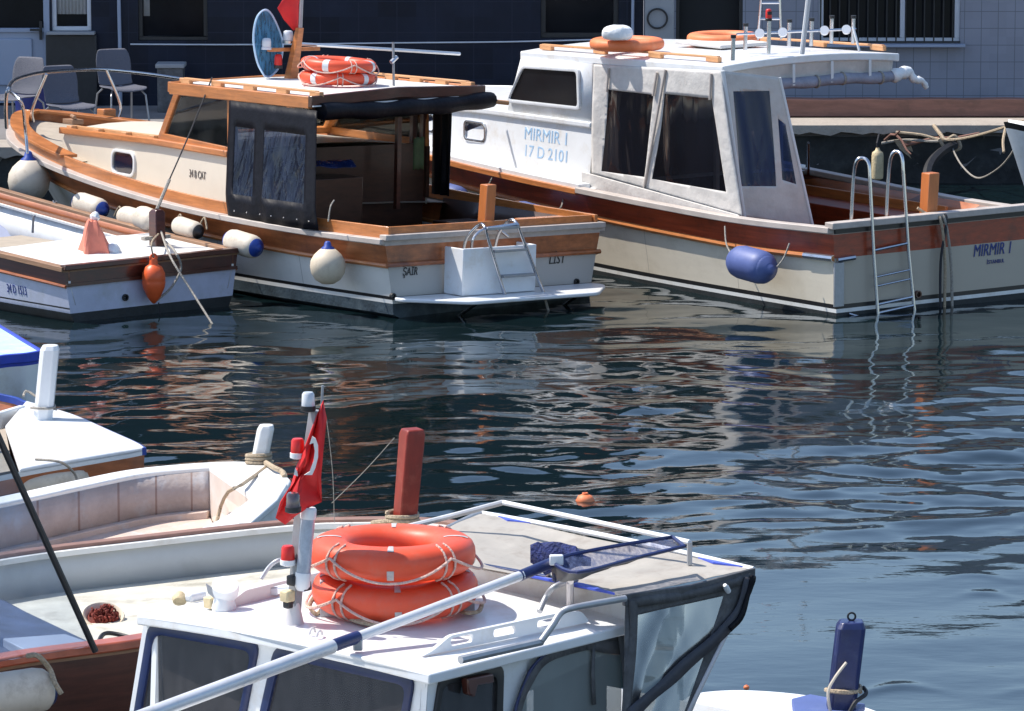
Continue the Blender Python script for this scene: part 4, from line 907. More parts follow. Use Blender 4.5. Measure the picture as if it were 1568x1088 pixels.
for sd in (1, -1):
    MB().sweep(gun(L2, gb2, side=sd, dz=0.015, inset=-0.01, s1=3.7, s0=0), 0.11, 0.055).build('gunwale_rail', 'rail_grey', b2, bevel=0.006)
    MB().sweep(gun(L2, gb2, side=sd, dz=0.0, inset=-0.012, s0=3.72), 0.07, 0.06).build('gunwale_rail', 'teak', b2, bevel=0.008)
    MB().sweep(gun(L2, gb2, side=sd, dz=0.04, inset=0.05, s0=3.7), 0.14, 0.05).build('side_deck_edge', 'white_gloss', b2, bevel=0.008)
    MB().tube(hull_line(H2_, 3, sd, .01), 0.028, 8).build('rub_rail', 'teak', b2)
    MB().tube([q for q in hull_line(H2_, 3, sd, .012)[:2]], 0.031, 8).build('rail_end', 'steel', b2)
MB().box((0.0, 0, .85), (.12, 2.42, .06)).build('transom_rail', 'rail_grey', b2, bevel=0.008)
for y in (1.15,): MB().box((-.014, y - .045, .31), (.02, .11, .40)).build('corner_plate', 'galv', b2, bevel=.003)
MB().box((-.01, 0, .80), (.02, 2.3, .05)).build('transom_trim', 'black_stripe', b2)
MB().tube([(-.02, 1.13, .535), (-.02, .93, .545)], .025, 8).build('rail_end', 'steel', b2)
deck_mb(L2, gb2, 3.6, 10.05, 0.0, 0.06).build('deck', 'white_paint', b2)
MB().box((1.75, 0, .25), (3.4, 2.0, .04)).build('cockpit_floor', 'wood_interior', b2)
for sd in (1, -1):
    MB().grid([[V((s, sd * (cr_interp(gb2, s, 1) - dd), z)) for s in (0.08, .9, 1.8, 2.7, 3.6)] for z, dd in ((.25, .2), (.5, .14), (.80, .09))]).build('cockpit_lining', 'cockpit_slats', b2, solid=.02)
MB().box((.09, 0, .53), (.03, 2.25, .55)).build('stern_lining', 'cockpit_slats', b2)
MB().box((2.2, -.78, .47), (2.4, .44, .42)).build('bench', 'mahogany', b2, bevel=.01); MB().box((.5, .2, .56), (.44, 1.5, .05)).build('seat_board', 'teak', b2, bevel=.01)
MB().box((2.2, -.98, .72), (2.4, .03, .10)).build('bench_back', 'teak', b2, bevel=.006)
# house: trunk side and wheelhouse
O2 = 1.12
def H2(px, py, o=O2): return F2.O(px, py, o)
aft = H2(908, 190); tf = H2(640, 160)
TX = 9.0
tp = [(3.82, O2, .83), (3.82, O2, aft.z), (5.6, O2, 1.44), (6.95, O2 - .04, 1.40), (8.2, .82, 1.36), (TX, .46, 1.33)]
mb = MB()
for sd in (1, -1):
    up = [V((a, sd * b, c)) for a, b, c in tp[1:]]; lw = [V((p.x + .0, p.y * 1.04, cr_interp(gb2, p.x, 2) + .02)) for p in up]
    mb.grid([up, lw])
cols = [V(p) for p in tp[1:]]
mb.grid([[V((p.x, p.y * q, p.z + .06 * (1 - q * q))) for q in (1, .6, .2, -.2, -.6, -1)] for p in cols])
p = cols[-1]; mb.grid([[V((p.x, p.y * q, p.z + .06 * (1 - q * q))) for q in (1, .6, .2, -.2, -.6, -1)], [V((p.x + .12, p.y * q * .95, 1.06)) for q in (1, .6, .2, -.2, -.6, -1)]])
mb.build('trunk_cabin', 'white_gloss', b2, smooth=30)
for sd in (1, -1): MB().sweep([V((a, sd * (b + .012), c + .02)) for a, b, c in tp[1:]], .05, .055).build('trunk_rail', 'white_gloss', b2, bevel=.012)
def porth(par, px, py, w, h):
    c = H2(px, py); x = c.x; y = cr_interp([(a, b) for a, b, _ in tp[1:]], x, 1) + .008
    lp = [V((x + a, y + .0, c.z + b)) for a, b in round_loop(0, 0, w, h, .06)]
    framed_window(par, lp, .001, .028, (0, 1, 0), 'steel', 'porthole', 'porthole', .03)
porth(b2, 730, 201, .40, .21); porth(b2, 650, 187, .40, .20)
wh = [H2(908, 190), H2(908, 97), H2(800, 88), H2(778, 168)]; wh[0].z = wh[3].z = 1.44
mb = MB(); q = [V((p.x, O2, p.z)) for p in wh]; zt_a, zt_f = q[1].z, q[2].z
mb.face(q); mb.face([V((p.x, -p.y, p.z)) for p in q]); mb.face([q[3], q[2], V((q[2].x, -O2, q[2].z)), V((q[3].x, -O2, q[3].z))])
mb.build('wheelhouse', 'white_gloss', b2, solid=.03)
wpn = [H2(*c) for c in [(893, 168), (891, 104), (804, 99), (781, 156)]]
for sd in (1, -1): framed_window(b2, [V((p.x, sd * (O2 + .026), p.z)) for p in wpn], .05, .035, (0, sd, 0), 'white_gloss', 'window_dark', 'side_window', .025)
fx0, fx1 = q[3], q[2]
for yy in (.55, -.55):
    qq = [V((fx0.x + .02, yy - .42, fx0.z + .1)), V((fx0.x + .02, yy + .42, fx0.z + .1)), V((fx1.x + .02, yy + .42, fx1.z - .06)), V((fx1.x + .02, yy - .42, fx1.z - .06))]
    t = .17; n_ = (fx0 - fx1).normalized().cross(V((0, 1, 0))); n_ = n_ if n_.x > 0 else -n_
    framed_window(b2, qq, .05, .03, n_, 'white_gloss', 'window_dark', 'windscreen', .02)
MB().box((3.83, 0, 1.1), (.03, 2.2, 1.7)).build('bulkhead', 'wood_interior', b2)
def on_trunk(px, py):
    q = H2(px, py, 1.14)
    for _ in range(3): q = H2(px, py, 1.12 + (1.44 - q.z) * .0763 + .004)
    return q
UPT = V((0, -.0763, 1))
text('MIRMIR 1', .175, axes(on_trunk(802, 212), (-1, 0, 0), UPT), 'text_blue', b2, 'boat_name', xs=1.10)
text('17 D 2101', .165, axes(on_trunk(801, 238), (-1, 0, 0), UPT), 'text_blue', b2, 'registration', xs=1.12)
text('MIRMIR 1', .16, axes(F2.S(1490, 393, -.006), (0, -1, 0), (0, 0, 1)), 'text_navy', b2, 'boat_name', shear=.2, xs=.72)
text('İSTANBUL', .05, axes(F2.S(1511, 404, -.006), (0, -1, 0), (0, 0, 1)), 'text_navy', b2, 'home_port', xs=.9)
# roof
r2a, r2f = F2.Z(1108, 99, 2.16), F2.O(791, 80, 1.16)
x0r, x1r = 1.72, r2f.x
roof_slab(x0r, x1r, 1.05, 2.165, r2f.z + .01, .075, .05).xf(Matrix.Translation((0, .07, 0))).build('roof', 'white_gloss', b2, smooth=30, bevel=.012)
def roofz(x): return 2.165 + (r2f.z + .01 - 2.165) * (x - x0r) / (x1r - x0r)
for sd in (1, -1):
    e = MB().sweep([V((x, sd * .98, roofz(x) + .075)) for x in (x0r + .25, 2.8, 3.8, x1r - .2)], .04, .022)
    for k in range(4): xx = x0r + .33 + (x1r - x0r - .6) * k / 3; e.box((xx, sd * .98, roofz(xx) + .042), (.2, .045, .05))
    e.build('grab_rail', 'teak_pale', b2, bevel=.006)
MB().box((3.3, -.05, 2.21), (.75, .6, .035)).build('roof_hatch', 'white_canvas', b2, bevel=.01)
# curtains: near side plane from roof edge down to the gunwale
def C2(px, py): return F2.W(px, py, (3.8, 1.15), (1.3, 1.21))
tl, trr, brr, bll = C2(909, 98), C2(1104, 108), C2(1137, 332), C2(906, 266)
NX, NZ = 44, 26
cw = C2(1000, 160); 
def in_poly(x, y, poly):
    c = False; j = len(poly) - 1
    for i in range(len(poly)):
        if ((poly[i][1] > y) != (poly[j][1] > y)) and (x < (poly[j][0] - poly[i][0]) * (y - poly[i][1]) / (poly[j][1] - poly[i][1]) + poly[i][0]): c = not c
        j = i
    return c
def curtain(par, name, tl, tr_, br_, bl_, films, canv, film, nx=44, nz=26, amp=.01, flip=1, nrm=V((0, 1, 0))):
    """films: polygons in local (x or y, z) tested on the sheet; returns the canvas"""
    from mathutils.geometry import delaunay_2d_cdt
    vs = [V((i / nx, j / nz)).to_2d() for j in range(nz + 1) for i in range(nx + 1)]; n0 = len(vs); ed = []
    vs = [p for p in vs if not any(min((V(a).to_2d() - p).length for a in f) < .012 for f in films)]
    for f in films:
        fr_ = []
        for k in range(len(f)):
            a, b = V(f[k]).to_2d(), V(f[(k + 1) % len(f)]).to_2d(); fr_ += [a.lerp(b, t / 10) for t in range(10)]
        b0 = len(vs); vs += fr_; ed += [(b0 + k, b0 + (k + 1) % len(fr_)) for k in range(len(fr_))]
    ov, oe, of, *_ = delaunay_2d_cdt(vs, ed, [], 0, 1e-5)
    def pos(u, v):
        return tl.lerp(bl_, v).lerp(tr_.lerp(br_, v), u) + nrm * (amp * math.sin(u * nx * .55 + v * 2) * math.sin(v * 3.14) * (.5 + .5 * math.sin(u * nx * .21 + 1)))
    P3 = [pos(p.x, p.y) for p in ov]; A, B = MB(), MB()
    for f in of:
        c = sum((ov[i] for i in f), V((0, 0))) / len(f); inside = any(in_poly(c.x, c.y, q) for q in films)
        (B if inside else A).face([P3[i] for i in f])
    o = A.build(name, canv, par, smooth=70, solid=.004); B.build('film_window', film, o, smooth=70); return o
def uv_of(p, tl, tr_, br_, bl_):
    # invert the bilinear sheet numerically on (x, z)
    best = None
    for i in range(61):
        for j in range(61):
            u, v = i / 60, j / 60; q = tl.lerp(bl_, v).lerp(tr_.lerp(br_, v), u); d = (q - p).length
            if best is None or d < best[0]: best = (d, u, v)
    return best[1:]
def uvs(pix, fn, c): return [uv_of(fn(*p), *c) for p in pix]
cn = (tl, trr, brr, bll)
cur = curtain(b2, 'side_curtain', *cn, [uvs([(931, 138), (1002, 143), (986, 272), (919, 262)], C2, cn), uvs([(1018, 144), (1091, 152), (1111, 292), (999, 274)], C2, cn)], 'curtain_canvas', 'window_film', nx=60, nz=40, amp=.012)
for a_, b_ in (((1021, 106), (985, 305)), ((1008, 110), (1002, 146)), ((934, 104), (931, 140)), ((1091, 112), (1089, 152))):
    a, b = C2(*a_), C2(*b_); MB().tube([a + V((0, .016, 0)), b + V((0, .016, 0))], .012, 6).build('curtain_strap', 'rail_grey', cur)
MB().prism([V((bll.x + .05, 1.235, .80)), V((bll.x + .05, 1.235, bll.z + .02)), V((brr.x + .05, 1.255, brr.z + .02)), V((brr.x, 1.255, .80))], (0, -.03, 0)).build('coaming', 'curtain_canvas', b2)
# aft curtain across the stern side of the house
A2a, A2b = (1.66, 1.17), (0.95, .1)
s_top = V((1.80, 1.15, 2.09)); 
def D2(px, py): 
    return F2.W(px, py, (1.62, 1.19), (1.30, .30))
c_tl, c_tr, c_br, c_bl = D2(1106, 108), D2(1194, 118), D2(1245, 348), D2(1139, 333)
ca = (c_tl, c_tr, c_br, c_bl)
nrm2 = V((-1, .3, 0)).normalized()
cur2 = curtain(b2, 'aft_curtain', *ca, [uvs([(1122, 140), (1178, 140), (1188, 284), (1134, 286)], D2, ca), uvs([(1191, 180), (1203, 190), (1219, 280), (1198, 276)], D2, ca)], 'curtain_canvas', 'blue_vinyl_film', nx=40, nz=40, amp=.008, nrm=nrm2)
MB().tube([c_tl + nrm2 * .01, c_bl + nrm2 * .01], .02, 8).build('corner_pipe', 'white_plastic', cur2)
MB().tube([c_tr + nrm2 * .006, c_br + nrm2 * .006], .012, 8).build('hem', 'white_plastic', cur2)
wv = wavy(0, 1, 0, 2.12, 2.12, 1.96, 1.96, 0.0)
rows = []
for j_ in range(6):
    v = j_ / 5; rows.append([V((1.74 + .05 * v + .008 * math.sin(i * .9 + v) * v, 1.08 - 2.0 * i / 40, 2.125 + .045 * (1 - ((i / 20) - 1) ** 2) * (1 - v) - .20 * v + .006 * math.sin(i * .5) * v)) for i in range(41)])
MB().grid(rows).build('valance', 'curtain_canvas', b2, smooth=70, solid=.006)
pts = [V((1.76 + .006 * math.sin(k * 2), .60 - 1.52 * k / 10, 1.945 + .006 * math.sin(k * 1.3) + .012 * math.sin(k / 10 * 3.14))) for k in range(11)]
ro = MB().tube(curve(pts, 4), [.054 + .004 * math.sin(i * .6) for i in range(41)], 12).build('rolled_curtain', 'roll_grey', b2, smooth=60)
for k in (0, 4, 6, 9): p = pts[k]; MB().torus(.060, .006, .012, (0, 0, 0), 18, 6).xf(Matrix.Translation(p) @ Euler((R(90), 0, 0)).to_matrix().to_4x4()).build('curtain_tie', 'rope_grey', ro)
for k in (2, 5, 8): p = pts[k]; MB().box((p.x - .045, p.y, p.z + .08), (.006, .03, .20)).build('curtain_strap', 'white_plastic', ro, bevel=.002)
rs = random.Random(21); e_ = curve([pts[-1], pts[-1] + V((-.01, -.10, .02)), pts[-1] + V((-.01, -.2, .03)), pts[-1] + V((-.03, -.25, -.04)), pts[-1] + V((-.04, -.34, -.06)), pts[-1] + V((-.03, -.40, -.13))], 4)
MB().tube(e_, [max(.014, (.07 - .0024 * i) * (1 + rs.uniform(-.22, .22))) for i in range(len(e_))], 9).build('curtain_end', 'bag', ro, smooth=50)
for (x, y) in ((3.75, -1.1), (1.9, 1.06)): MB().box((x, y, 1.45), (.045, .045, 1.28)).build('roof_post', 'white_plastic', b2, bevel=.004)
MB().tube([F2.Z(1238, 218, 1.25), F2.Z(1238, 300, .5)], .014, 8).build('stern_pole', 'steel', b2)
# rod holders, lamp frame and aerials on the roof
def rz(px, py, z=2.23): return F2.Z(px, py, z)
for (px, p0, p1) in ((1177, 82, 22), (1122, 92, 58), (1141, 76, 40), (1208, 70, 34), (1242, 70, 32), (1273, 66, 28), (1306, 66, 28)):
    a = rz(px, p0); b = F2.O(px + 1, p1, a.y); o = MB().tube([a, b], .02, 10).build('rod_holder', 'steel', b2); MB().lathe([(.027, 0), (.027, .03), (.02, .03)], b, n=10).build('holder_lip', 'rubber', o)
lamp(b2, F2.O(1177, 28, rz(1177, 82).y), .03, .09, 'red_plastic')
for (a_, b_, r) in (((1228, 82), (1240, -20), .024), ((1316, 78), (1306, 40), .012)):
    a = rz(*a_); b = F2.O(b_[0], b_[1], a.y); MB().tube([a, b], r, 8).build('aerial', 'white_plastic', b2)
a, b = rz(1160, 60), rz(1196, 60); at, bt = F2.O(1166, -10, a.y), F2.O(1194, -10, b.y)
ar = MB().tube([a, at], .013, 8).tube([b, bt], .013, 8)
for t in (.45, .8): ar.tube([a.lerp(at, t), b.lerp(bt, t)], .011, 8)
ar.build('lamp_frame', 'steel', b2)
a, b = F2.O(1128, 52, rz(1130, 80).y), F2.O(1310, 44, rz(1306, 66).y)
MB().tube([a, b], .012, 8).build('lamp_frame', 'steel', b2)
for px in (1163, 1198, 1262, 1296): t = (px - 1128) / 182; MB().lathe([(.03, 0), (.045, .03), (.045, .06)], a.lerp(b, t) + V((0, 0, -.02)), (-.6, .5, .4), 12).build('deck_lamp', 'lens_white', b2)
# stern ladder
LX2 = -.06
lg = []
for (h0, h1, kn, ft) in (((1303, 345), (1312, 246), (1332, 250), (1345, 492)), ((1357, 335), (1366, 236), (1383, 240), (1401, 484))):
    p = [F2.S(h0[0], h0[1], .12), F2.S(h1[0] - 5, h1[1] + 24, .10), F2.S(h1[0], h1[1], .06), F2.S((h1[0] + kn[0]) / 2, h1[1] - 4, .02), F2.S(kn[0] - 2, kn[1], LX2 + .02), F2.S(kn[0], kn[1] + 22, LX2)]
    q1 = F2.S(kn[0] + (ft[0] - kn[0]) * .45, 390 if h0[0] < 1330 else 385, LX2); q2 = F2.S(*ft, LX2 - .02)
    lg.append((p, q1, q2))
mb = MB()
for p, q1, q2 in lg: mb.tube(curve(p, 5) + [q1, q2], .017, 10)
ld2 = mb.build('ladder', 'steel', b2, smooth=60)
def lerp_leg(i, py):
    p, q1, q2 = lg[i]; a = p[-1]; pts = [a, q1, q2]
    za = F2.S(1340, py, LX2).z
    for u, v_ in ((a, q1), (q1, q2)):
        if v_.z <= za <= u.z: return u.lerp(v_, (u.z - za) / (u.z - v_.z))
    return q2
for py in (380, 421, 435, 463, 476):
    a, b = lerp_leg(0, py + 3), lerp_leg(1, py - 3); MB().tube([a, b], .014 if py not in (421, 435) else .009, 8).build('rung', 'steel', ld2)
MB().tube([F2.S(1300, 480, -.02), F2.S(1342, 492, -.12)], .012, 8).build('ladder_stay', 'steel', ld2)
pz = F2.S(1418, 330, .14); pt2 = F2.S(1425, 264, .14)
MB().loft([[V((.14 + x, pz.y + y, .45)) for x, y in ((.06, .06), (-.06, .06), (-.06, -.06), (.06, -.06))], [V((.14 + x, pt2.y + y, pt2.z)) for x, y in ((.06, .06), (-.06, .06), (-.06, -.06), (.06, -.06))]]).build('mooring_post', 'teak_post', b2, bevel=.008)
MB().lathe([(.035, 0), (.035, .03), (.024, .03), (.024, 0)], F2.S(1404, 450, 0), (-1, 0, 0), 14).build('exhaust', 'mahogany_dark', b2)
# bits on this boat
k = make_lifebuoy('faded orange lifebuoy with a white bag on it on the white boat roof', 'orange_faded', 'lifebuoys on the white cabin boat', tapes=0, seed=3, ang=1.2, line=None); p_ = F2.Z(960, 74, 2.2); put_on(F2, k, (p_.x, p_.y, roofz(p_.x) + .13), (0, 0, .4))
k = make_lifebuoy('faded orange lifebuoy lying behind the steel rod holders on the white boat roof', 'orange_faded', 'lifebuoys on the white cabin boat', tapes=0, seed=4, ang=.2, line=None); p_ = F2.Z(1108, 62, 2.2); put_on(F2, k, (p_.x, p_.y, roofz(p_.x) + .11), (0, 0, .1))
bgp = F2.Z(946, 58, 2.33)
mb = MB(); rs = random.Random(9); rings = []
for j, (r, z) in enumerate([(.14, 0), (.15, .05), (.145, .1), (.12, .135), (.05, .15)]):
    rings.append([V((math.cos(a) * r * (1 + rs.uniform(-.12, .12)), math.sin(a) * r * 1.05 * (1 + rs.uniform(-.12, .12)), z + rs.uniform(-.01, .01))) for a in [i * math.pi / 8 for i in range(16)]])
o = mb.loft(rings).build('plastic_bag', 'bag', smooth=60, sub=1); tag(o, 'crumpled white plastic bag sitting on a faded orange lifebuoy', 'bag'); o.matrix_world = F2.M @ Matrix.Translation((bgp.x, bgp.y, roofz(bgp.x) + .185))

# ================================================================== small boat with the orange buoy on its stern
F3 = frame_at(103, 495, 41, .95)
b3 = boat_thing(F3, 'small_boat', 'small white open boat with dark wooden rim and an orange buoy hanging at its stern')
L3 = 6.5
gb3 = [(0, .98, .50), (1.5, .99, .57), (3, .98, .68), (4.2, .90, .79), (5.2, .66, .89), (6, .32, .97), (6.4, .08, 1.0), (6.5, 0, 1.0)]
wb3 = [(0, .90), (.3, .93), (.55, .8), (.75, .5), (.9, .2), (1, 0)]
H3 = hull(b3, L3, gb3, wb3, 0.6, [('g', 0), ('g', -.035), ('g', -.04), ('g', -.17), ('z', .135), ('z', .12), ('z', .085), ('z', -.02), ('z', -.3), ('z', -.45)],
     [0, 0, 1, 2, 3, 2, 4, 4, 4], ['weathered_wood', 'mahogany_dark', 'hull_lilac_shade', 'black_stripe', 'antifoul_dark'], transom_m=[0, 0, 1, 2, 2, 2, 4, 4, 4])
for sd in (1, -1):
    MB().sweep(gun(L3, gb3, side=sd, dz=0.01, inset=.02), 0.085, 0.045).build('gunwale_rail', 'weathered_wood', b3, bevel=0.006)
    MB().tube(hull_line(H3, 3, sd, .006), 0.016, 8).build('rub_rail', 'brown_rail', b3)
    g0 = gun(L3, gb3, side=sd, inset=.06, n=20, s1=5.8)
    MB().grid([[p + V((0, 0, -.02)) for p in g0], [p + V((0, -.0, -.12)) for p in g0]]).build('inner_board', 'brown_rail', b3, solid=.012)
    MB().grid([[p + V((0, 0, -.12)) for p in g0], [V((p.x, p.y * .93, .16)) for p in g0]]).build('inner_side', 'white_paint', b3, solid=.012)
    MB().sweep([V((p.x, p.y * .985, p.z - .12)) for p in g0], .05, .02).build('inner_rail', 'white_paint', b3)
MB().box((0.0, 0, .505), (.08, 1.98, .045)).build('transom_rail', 'mahogany_dark', b3, bevel=.006)
MB().box((-.012, 0, .345), (.02, 1.92, .03)).build('rub_rail', 'mahogany_dark', b3)
dk = [F3.Z(0, 383, .49), F3.Z(165, 364, .49)]
deck_mb(L3, gb3, 0.03, 1.25, -0.02, 0.05).build('stern_deck', 'white_paint', b3)
MB().box((1.26, 0, .44), (.03, 1.8, .22)).build('deck_edge', 'white_paint', b3, bevel=.008)
MB().box((3.3, 0, .12), (4.4, 1.7, .03)).build('floor', 'navy', b3)
MB().box((2.0, .35, .47), (.7, 1.1, .03)).build('thwart', 'deck_tan', b3, bevel=.008)
deck_mb(L3, gb3, 4.4, 6.45, -0.01, 0.04).build('foredeck', 'white_paint', b3)
pb = F3.Z(241, 380, .50); pt = F3.O(240, 320, pb.y)
MB().loft([[V((pb.x + x, pb.y + y, .35)) for x, y in ((.055, .055), (-.055, .055), (-.055, -.055), (.055, -.055))], [V((pb.x + x, pb.y + y, pt.z - .03)) for x, y in ((.055, .055), (-.055, .055), (-.055, -.055), (.055, -.055))], [V((pb.x + x, pb.y + y, pt.z)) for x, y in ((.035, .035), (-.035, .035), (-.035, -.035), (.035, -.035))]]).build('mooring_post', 'mahogany_dark', b3, bevel=.006)
MB().box((pb.x + .02, pb.y, .60), (.06, .3, .035)).build('post_cross_bar', 'rope_grey', b3, bevel=.004)
def hull_surf(ring, s, k0, k1, z):
    i = max(k for k in range(len(ring) - 1) if ring[k][k0][0] <= s); t = (s - ring[i][k0][0]) / (ring[i + 1][k0][0] - ring[i][k0][0])
    a = ring[i][k0].lerp(ring[i + 1][k0], t); b = ring[i][k1].lerp(ring[i + 1][k1], t); return a.lerp(b, (z - a.z) / (b.z - a.z))
tq = F3.O(8, 446, .95); tA = hull_surf(H3, tq.x, 3, 4, tq.z); tB = hull_surf(H3, tq.x - .5, 3, 4, tq.z); tC = hull_surf(H3, tq.x, 3, 4, tq.z + .1)
tM = axes(tA, tB - tA, tC - tA); text('34 D 1513', .115, tM @ Matrix.Translation((0, 0, .003)), 'text_navy', b3, 'registration', xs=.62)
MB().lathe([(.032, 0), (.032, .02), (.022, .02), (.022, 0)], F3.S(191, 455, -.0), (-1, 0, 0), 14).build('exhaust', 'rubber', b3)
for a_, b_ in (((50, 356), (51, 334)), ((97, 341), (84, 312))):
    a = F3.Z(*a_, .5); b = F3.O(*b_, a.y); o = MB().tube([a, b], .012, 8).build('rowlock', 'steel_dull', b3); MB().tube([b + V((.03, 0, .03)), b, b + V((-.03, 0, .03))], .009, 6).build('horn', 'steel_dull', o)
# crumpled pink cloth on the stern deck
c0 = F3.Z(146, 390, .50); cp = [(128, 398), (137, 370), (141, 345), (150, 338), (160, 350), (166, 375), (171, 394), (150, 400)]
rs = random.Random(5)
rings = []
for t, zz in ((1, 0), (.75, .10), (.5, .19), (.3, .27), (.12, .33)):
    rings.append([F3.G((c0.x + (.05 + .10 * t) * math.cos(a) * (1 + .28 * math.sin(4 * a + 5 * zz)) * (1 + rs.uniform(-.12, .12)), c0.y + (.02 + .14 * t) * math.sin(a) * (1 + .3 * math.sin(3 * a + 1 + 6 * zz)) + .10 * zz, .49 + zz + rs.uniform(-.01, .01))) for a in [k * math.pi / 14 for k in range(28)]])
pk = thing('cloth_bundle', 'pale red cloth and clear plastic bundled up on the white stern deck', 'cloth', F3.G((c0.x, c0.y, .49)))
MB().loft([[p - pk.location for p in r] for r in rings]).build('cloth', 'pink_cloth', pk, smooth=25, bevel=0)
q = F3.G((c0.x - .1, c0.y - .12, .53)) - pk.location
MB().lathe([(.07, -.03), (.09, 0), (.06, .05), (.02, .08)], q, (.3, .2, 1), 9).build('plastic_bag', 'bag', pk, smooth=30)
q = F3.G((c0.x, c0.y, .85)) - pk.location
MB().lathe([(.035, -.03), (.05, 0), (.03, .035), (.01, .05)], q, (.3, .2, 1), 9).build('plastic_knot', 'bag', pk, smooth=30)
# orange buoy on the transom
bt = F3.S(235, 394, -.12); sc = (F3.S(235, 394, -.12) - F3.S(243, 463, -.12)).length
bu = thing('buoy', 'orange net buoy hanging by a rope from the dark stern post', 'buoy', F3.G(bt))
MB().lathe([(.01, -sc), (.025, -sc * .97), (.06, -sc * .86), (.098, -sc * .66), (.108, -sc * .53), (.104, -sc * .5), (.108, -sc * .47), (.102, -sc * .33), (.075, -sc * .20), (.04, -sc * .15), (.034, -sc * .02), (.02, 0)], n=28).build('body', 'orange_buoy', bu, smooth=50)
MB().torus(.03, .011, .011, (0, 0, 0), 20, 8).xf(Matrix.Translation((0, 0, -sc * .0)) @ Euler((R(90), 0, R(30))).to_matrix().to_4x4()).build('eye', 'orange_buoy', bu)
# ropes of the small boat
g = F3.G
top = g((pb.x - .05, pb.y + .02, pt.z - .12)); 
rope_thing('rope', [g((pb.x - .06, pb.y + .03, pt.z - .22)), g(F3.S(232, 372, -.10)), F3.G(bt)], .008, 'rope', 'short rope holding the orange buoy to the post')
rope_thing('mooring_rope', [g((pb.x - .06, pb.y, pt.z - .2)), g(F3.S(262, 395, -.2)), g(F3.S(295, 448, -.5)), PZ(331, 505, -.05)], .010, 'rope_grey', 'mooring rope slanting from the dark stern post down into the water')
rope_thing('rope', [g((pb.x - .06, pb.y - .05, pt.z - .3)), g(F3.S(268, 385, -.12)), g(F3.S(277, 410, -.16)), g(F3.S(262, 440, -.16)), g(F3.S(238, 461, -.14))], .012, 'rope_grey', 'grey rope looping from the stern rail round below the orange buoy')
rope_thing('buoy_line', [g(F3.S(243, 463, -.12)), g(F3.S(245, 480, -.12)), g(F3.S(246, 500, -.12)) + V((0, 0, -.15))], .006, 'rope_dark', 'thin line from the bottom of the orange buoy into the water')
rl = F1.G(F1.O(325, 118, 1.1)); p2 = g((pb.x, pb.y, pt.z))
rope_thing('tether', [p2, p2.lerp(rl, .22)], .016, 'rope_grey', 'grey tensioner strap on top of the small boat\'s stern post', n=2)
rope_thing('rope', [p2.lerp(rl, .2), p2.lerp(rl, .6) + V((0, 0, -.02)), rl], .007, 'rope_dark', 'dark line rising from the stern post to the teak-edged roof')

# fenders between the boats
def hang(fr, px, py, o): return fr.O(px, py, o)
FG = 'fenders along the wooden cabin boat'
k = make_ball_fender('big off-white ball fender under the bow of the wooden cabin boat', .21, 'fender_white', group=FG)
c = F1.O(43, 277, 1.36); place(k, F1.G(c + V((0, 0, .315))), (0, 0, 0))
k = make_ball_fender('cream ball fender hanging near the stern corner of the wooden cabin boat', .163, 'fender_cream', group=FG)
c = F1.O(501, 408, 1.52); place(k, F1.G(c + V((0, 0, .245))), (0, 0, 0)); bp = F1.G(c + V((0, 0, .46)))
rope_thing('rope', [bp + V((0, 0, -.05)), bp + V((.02, .05, .08)), bp + V((.05, .12, .13))], .007, 'rope_grey', 'short rope tying the round cream fender to the gunwale')
def lay(fr, o, px, py, off, yaw=0, tilt=0):
    c = fr.O(px, py, off); o.matrix_world = fr.M @ Matrix.Translation(c) @ Euler((0, R(tilt), R(yaw))).to_matrix().to_4x4()
lay(F1, make_cyl_fender('off-white fender with blue end cap, first one right of the big ball fender', .105, .42, group=FG), 138, 315, 1.62, 4, -7)
lay(F1, make_cyl_fender('off-white fender half hidden left of the dark stern post', .10, .34, capm='fender_white', group=FG), 204, 334, 1.60, 6, -6)
lay(F1, make_cyl_fender('rounder off-white fender touching the left side of the dark stern post', .115, .34, capm='fender_white', group=FG), 226, 336, 1.66, -5, -6)
lay(F1, make_cyl_fender('off-white fender with black end cap just right of the dark stern post', .088, .34, capm='rubber', group=FG), 287, 349, 1.62, 6, -8)
lay(F1, make_cyl_fender('off-white fender with blue end cap above the right end of the small boat', .11, .42, group=FG), 372, 373, 1.60, 4, -6)
lay(F2, make_cyl_fender('blue sausage fender hanging alone beside the ladder end of the white cabin boat', .155, .50, 'fender_blue', 'fender_blue', 'blue fenders of the white cabin boat'), 1151, 405, 1.47, 2, -4)
lay(F2, make_cyl_fender('blue fender seen just left of the orange-brown stern post', .14, .46, 'fender_blue', 'fender_blue', 'blue fenders of the white cabin boat'), 688, 302, 1.56, 2, -4)
lay(F2, make_cyl_fender('blue fender showing above the stern rail right of the orange-brown post', .13, .46, 'fender_blue', 'fender_blue', 'blue fenders of the white cabin boat'), 812, 331, 1.54, 2, -4)
for (a_, b_, c_) in (((1120, 390), (1112, 372), (1110, 346)), ((1190, 408), (1200, 395), (1209, 372)), ((738, 300), (752, 275), (756, 262)), ((840, 332), (858, 318), (862, 305))):
    rope_thing('rope', [F2.G(F2.O(*a_, 1.45)), F2.G(F2.O(*b_, 1.40)), F2.G(F2.O(*c_, 1.33))], .008, 'rope_grey', {1120: 'short rope at the left end of the lone blue fender', 1190: 'short rope at the right end of the lone blue fender', 738: 'fender rope tied on the mahogany band near the orange-brown post', 840: 'fender rope tied on the mahogany band above the wooden boat\'s stern corner'}[a_[0]])
